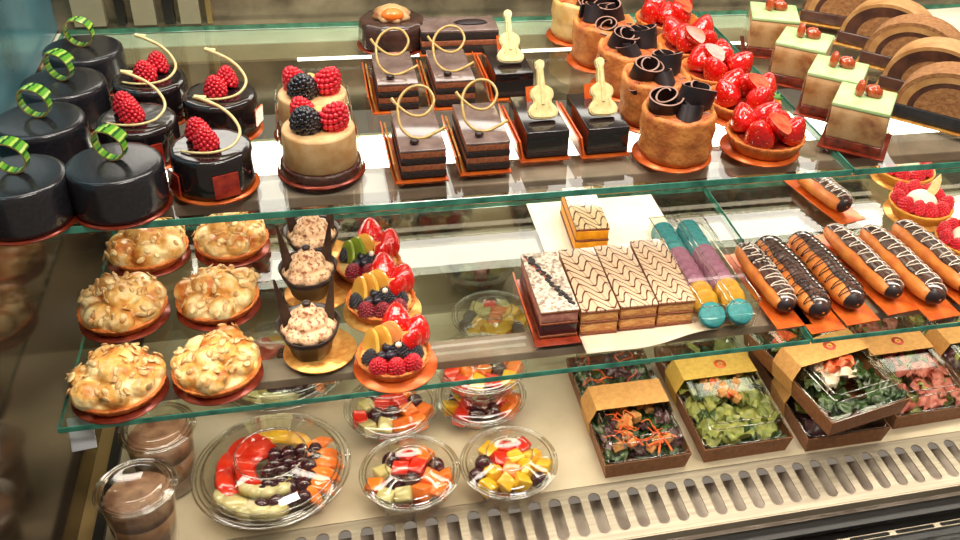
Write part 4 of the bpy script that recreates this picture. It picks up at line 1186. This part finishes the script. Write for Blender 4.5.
fruit_bowl(q.x + .008, q.y + .160, 'large clear bowl of cut fruit on the deck under the almond cream tarts', 'in the large bowl under the almond tarts', 5)

# tall deli cups
def deli(px, py, label, cm):
    p = onz(px, py, .082, 0)
    t = thing('dessert_cup', label, 'plastic cup', p, 0, 'tall clear cups of layered cream')
    H = .080
    mk('cup', cup_shell(.0265, .0325, H, 'dl'), 'clear', t); mk('rim', rim(.0325, H, 'dl', .0030), 'clear_rim', t)
    mk('lid', dome(.0325, H, .0035, .0240, 'dl', .0030), 'clear', t)
    mk('dark_layer', cached('dl0', lambda: finish(lathe([(0, .0016), (.0235, .0016), (.0255, .004), (.0270, .022), (0, .022)], 40))), 'brownmousse', t)
    mk('cream_layer', cached('dl1', lambda: finish(lathe([(0, .0221), (.0271, .0221), (.0295, .050), (0, .050)], 40))), 'beigecup', t)
    mk('mousse_top', cached('dl2', lambda: finish(lathe([(0, .0502), (.0296, .0502), (.0310, .066), (.028, .071), (.018, .0695), (0, .073)], 40, mod=lambda a, r, z: (r, z + (.0016 * noise.noise(Vector((r * 200 * math.cos(a), r * 200 * math.sin(a), 1))) if z > .06 else 0))))), cm, t)
    return t
deli(135, 486, 'tall clear cup of brown layered cream with a shiny lid, bottom left corner', 'brownmousse')
deli(157, 426, 'tall clear cup of brown cream behind the one in the bottom left corner', 'brownmousse')

# --- salad boxes
def tray_mesh(W, L, H):
    b = bmesh.new()
    def loop(w, l, z): return [b.verts.new((sx * w / 2, sy * l / 2, z)) for sx, sy in ((-1, -1), (1, -1), (1, 1), (-1, 1))]
    R_ = [loop(W * .93, L * .95, 0), loop(W, L, H), loop(W - .002, L - .002, H), loop(W * .93 - .002, L * .95 - .002, .001)]
    b.faces.new(R_[0][::-1])
    for A, B in zip(R_, R_[1:]):
        for k in range(4): j = (k + 1) % 4; b.faces.new((A[k], A[j], B[j], B[k]))
    b.faces.new(R_[-1]); bmesh.ops.recalc_face_normals(b, faces=b.faces); return b
def leaf_pile(W, L, z0, z1, n, seed, size=.016):
    b = bmesh.new(); rn = random.Random(seed)
    for k in range(n):
        s = size * rn.uniform(.6, 1.2); m = 7; x0, y0, zz = rn.uniform(-W / 2, W / 2) * .84, rn.uniform(-L / 2, L / 2) * .88, rn.uniform(z0, z1)
        f = bmesh.new(); ph = rn.random() * 6; grid = []
        for i in range(m):
            row = []
            for j in range(m):
                u, v = i / (m - 1) - .5, j / (m - 1) - .5; d = math.hypot(u, v) * 1.9
                sq = 1 / max(1, d * 1.1)
                row.append(f.verts.new((u * 2 * s * sq, v * 1.6 * s * sq, (.18 * s * math.sin(u * 9 + ph) + .18 * s * math.sin(v * 11 + ph * 2)) * (.4 + d))))
            grid.append(row)
        for i in range(m - 1):
            for j in range(m - 1): f.faces.new((grid[i][j], grid[i + 1][j], grid[i + 1][j + 1], grid[i][j + 1]))
        f.transform(Euler((rn.uniform(-.5, .5), rn.uniform(-.5, .5), rn.random() * 6)).to_matrix().to_4x4()); f.transform(Matrix.Translation((x0, y0, zz)))
        for v in f.verts:
            v.co.x = max(-W * .465, min(W * .465, v.co.x)); v.co.y = max(-L * .475, min(L * .475, v.co.y)); v.co.z = max(.002, min(z1 + .006, v.co.z))
        merge(b, f)
    return b
def salad_box(x, y, z, rz, W, L, label, where, fill_kind, band='kraft', seal=None, band_y=.012, group='salad boxes with paper bands', tilt=0, seed=1, H=.024, hl=.0175):
    t = thing('salad_box', label, 'salad box', (x, y, z), rz, group, rot=(tilt, 0, rz))
    mk('carton_tray', tray_mesh(W, L, H), 'carton', t, smooth=False)
    def lid():
        b = bmesh.new()
        def loop(w, l, zz, r=.010):
            pts = []; n = 5
            for cx, cy, a0 in ((w / 2 - r, l / 2 - r, 0), (-w / 2 + r, l / 2 - r, 90), (-w / 2 + r, -l / 2 + r, 180), (w / 2 - r, -l / 2 + r, 270)):
                for k in range(n + 1): a = math.radians(a0 + 90 * k / n); pts.append(b.verts.new((cx + r * math.cos(a), cy + r * math.sin(a), zz)))
            return pts
        R_ = [loop(W, L, H + .0004, .004), loop(W * .90, L * .93, H + .0010), loop(W * .86, L * .90, H + hl * .9), loop(W * .83, L * .88, H + hl), loop(W * .70, L * .78, H + hl), loop(W * .68, L * .765, H + hl - .0025)]
        for A, B in zip(R_, R_[1:]):
            for k in range(len(A)): j = (k + 1) % len(A); b.faces.new((A[k], A[j], B[j], B[k]))
        b.faces.new(R_[-1]); bmesh.ops.recalc_face_normals(b, faces=b.faces); return b
    mk('clear_lid', lid(), 'clear', t, smooth=False)
    def ridges():
        b = bmesh.new()
        for w, l, zz in ((W * .83, L * .88, H + hl), (W * .70, L * .78, H + hl), (W * .97, L * .98, H + .001)):
            c = .006; p = [(-w / 2 + c, -l / 2), (w / 2 - c, -l / 2), (w / 2, -l / 2 + c), (w / 2, l / 2 - c), (w / 2 - c, l / 2), (-w / 2 + c, l / 2), (-w / 2, l / 2 - c), (-w / 2, -l / 2 + c), (-w / 2 + c, -l / 2)]
            tube([(a, b_, zz) for a, b_ in p], .0008, 6, b, sm=0)
        return b
    mk('lid_ridges', ridges(), 'clear_rim', t)
    if band:
        bw = L * .22; g = .0012
        pr = [(-W * .475, .0015), (-W * .508, H), (-W * .43, H + hl + g), (W * .43, H + hl + g), (W * .508, H), (W * .475, .0015)]
        b = bmesh.new(); rows = [[b.verts.new((px_, yy, pz)) for px_, pz in pr] for yy in (-bw / 2, bw / 2)]
        for k in range(len(pr) - 1): b.faces.new((rows[0][k], rows[0][k + 1], rows[1][k + 1], rows[1][k]))
        r = bmesh.ops.extrude_face_region(b, geom=list(b.faces)); bmesh.ops.recalc_face_normals(b, faces=b.faces)
        for v in [q_ for q_ in r['geom'] if isinstance(q_, bmesh.types.BMVert)]: v.co.z += .0004; v.co.x *= 1.008
        bmesh.ops.recalc_face_normals(b, faces=b.faces)
        bo = mk('paper_band', b, band, t, (0, band_y * L, 0), smooth=False)
        if seal:
            mk('round_seal', lathe([(0, 0), (.0075, 0), (.0075, .0004), (0, .0004)], 28), seal, bo, (.006, 0, H + hl + g + .0005))
            mk('seal_mark', lathe([(.0018, 0), (.0036, 0), (.0036, .0003), (.0018, .0003), (.0018, 0)], 24), 'kraft_y', bo, (.006, 0, H + hl + g + .0010))
    rn = random.Random(seed)
    def loose(nm, me, m, txt, n, s, zr, yr=(-.42, .42), xr=(-.40, .40), grp=True, flat=.6):
        R3 = Euler((tilt, 0, rz)).to_matrix()
        for i in range(n):
            p_ = Vector((rn.uniform(*xr) * W, rn.uniform(*yr) * L, rn.uniform(*zr)))
            w_ = Vector((x, y, z)) + R3 @ p_
            o = mk(nm, me(i), m, None, w_, (rn.uniform(-flat, flat), rn.uniform(-flat, flat), rn.random() * 6), s * rn.uniform(.8, 1.15))
            tag(o, '%s %s' % (txt, where), 'salad piece', '%s %s' % (txt, where))
    stick = lambda i: cached('stick', lambda: finish(tube([(-.015, 0, 0), (0, .001, .001), (.015, -.001, 0)], .0013, 6)))
    shred = lambda i: cached(('shred', i % 3), lambda: finish(tube([(-.014, 0, 0), (-.006, .004 + .002 * (i % 3), .002), (.004, -.003, .001), (.013, .003 * (i % 3), .0)], .0006, 5)))
    cube = lambda i: chunk(i % 5)
    ham = lambda i: cached(('ham', i % 3), lambda: finish(leaf_pile(.02, .02, .001, .003, 1, i + 2, .014)))
    if fill_kind == 'carrot':
        tag_stuff(mk('dark_leaves', leaf_pile(W, L, .008, .022, 60, seed), 'spinach', t))
        tag_stuff(mk('purple_leaves', leaf_pile(W, L, .014, .026, 40, seed + 1, .013), 'radicchio', t))
        loose('carrot_stick', stick, 'carrot', 'bright orange carrot stick near the front', 7, .95, (.030, .034), (-.44, -.34), (-.12, .30), flat=.15)
        loose('carrot_shred', shred, 'carrot', 'thin curly carrot shred', 26, 1.0, (.031, .036), (-.40, .42), (-.32, .2), flat=.4)
        loose('crouton', cube, 'crouton', 'toasted crouton cube', 14, .72, (.026, .031), (-.43, -.02), (-.38, .38))
    elif fill_kind == 'lettuce':
        tag_stuff(mk('dark_leaves', leaf_pile(W, L, .006, .022, 40, seed), 'spinach', t))
        tag_stuff(mk('lettuce_leaves', leaf_pile(W, L, .016, .030, 64, seed + 3, .017), 'lettuce', t))
        loose('crouton', cube, 'crouton', 'toasted crouton cube', 9, .75, (.033, .037), (-.30, .1), (-.25, .25))
        loose('salmon_flake', ham, 'salmon', 'orange fish flake', 3, .7, (.034, .037), (-.2, .1), (-.15, .15))
    elif fill_kind == 'fish':
        tag_stuff(mk('green_leaves', leaf_pile(W, L, .008, .026, 70, seed), 'spinach', t))
        tag_stuff(mk('shaved_white', leaf_pile(W * .55, L * .5, .026, .032, 26, seed + 2, .014), 'rice', t))
        tag_stuff(mk('salmon_shavings', leaf_pile(W * .45, L * .3, .031, .035, 10, seed + 4, .015), 'salmon', t))
        loose('carrot_chunk', cube, 'carrot', 'orange carrot chunk at the back', 4, .9, (.027, .030), (.25, .4), (-.3, -.1))
    elif fill_kind == 'ham':
        tag_stuff(mk('lettuce_leaves', leaf_pile(W, L, .008, .024, 40, seed), 'lettuce', t))
        tag_stuff(mk('ham_shavings', leaf_pile(W, L, .020, .031, 60, seed + 2, .013), 'ham', t))
    else:
        tag_stuff(mk('mixed_leaves', leaf_pile(W, L, .008, .024, 60, seed), 'radicchio', t))
        tag_stuff(mk('lettuce_leaves', leaf_pile(W, L, .020, .028, 20, seed + 5), 'lettuce', t))
    return t
def tag_stuff(o): o['kind'] = 'stuff'; return o
salad_box(.300, .7560, 0, .0, .098, .176, 'salad box with carrot shreds and croutons under a plain paper band, leftmost', 'in the leftmost salad box', 'carrot', 'kraft', None, -.03, seed=3)
salad_box(.4170, .7580, 0, .01, .106, .176, 'salad box of green lettuce with an orange seal on its pale band', 'in the lettuce salad box', 'lettuce', 'kraft_y', 'seal', .13, seed=12)
salad_box(.5370, .7500, 0, .0, .104, .172, 'leafy salad box underneath the tilted one, almost hidden', 'in the hidden lower salad box', 'plain', 'kraft', None, -.05, seed=22)
salad_box(.5330, .7400, .0420, .19, .110, .174, 'salad box lying crooked on top of another, red seal on its wide band', 'in the crooked top salad box', 'fish', 'kraft', 'seal_r', .02, seed=31, tilt=0)
salad_box(.6560, .7660, 0, .02, .106, .174, 'salad box of pink cured ham with a red seal, right of the crooked one', 'in the ham salad box', 'ham', 'kraft', 'seal_r', .10, seed=42)
salad_box(.7720, .7700, 0, .03, .106, .174, 'salad box cut off by the right edge of the picture', 'in the rightmost salad box', 'plain', 'kraft', None, .10, seed=52)

# ================================================================== light
w = bpy.data.worlds.new('world'); S.world = w; w.use_nodes = True
nt = w.node_tree; bg = nt.nodes['Background']
bg.inputs[0].default_value = (.55, .46, .36, 1); bg.inputs[1].default_value = .45
def area(name, loc, target, sx, sy, e, col=(1, .93, .82)):
    l = bpy.data.lights.new(name, 'AREA'); l.shape = 'RECTANGLE'; l.size = sx; l.size_y = sy; l.energy = e; l.color = col
    o = bpy.data.objects.new(name, l); COL.objects.link(o); o.location = loc
    o.rotation_euler = (Vector(target) - Vector(loc)).to_track_quat('-Z', 'Y').to_euler(); return o
area('shop_ceiling_light', (.55, -.25, 2.1), (.15, .8, .2), .9, .25, 30)
area('shop_ceiling_light', (-.9, .35, 1.9), (.1, .8, .2), .6, .25, 14, (1, .95, .88))
area('case_top_light', (.30, .78, .98), (.30, .80, .2), 1.1, .10, 6)

S.view_settings.view_transform = 'Standard'; S.view_settings.look = 'None'
S.view_settings.gamma = 1; S.view_settings.exposure = 0.0; S.view_settings.use_curve_mapping = False
try:
    S.cycles.transparent_max_bounces = 32; S.cycles.max_bounces = 10; S.cycles.caustics_reflective = False
except Exception: pass
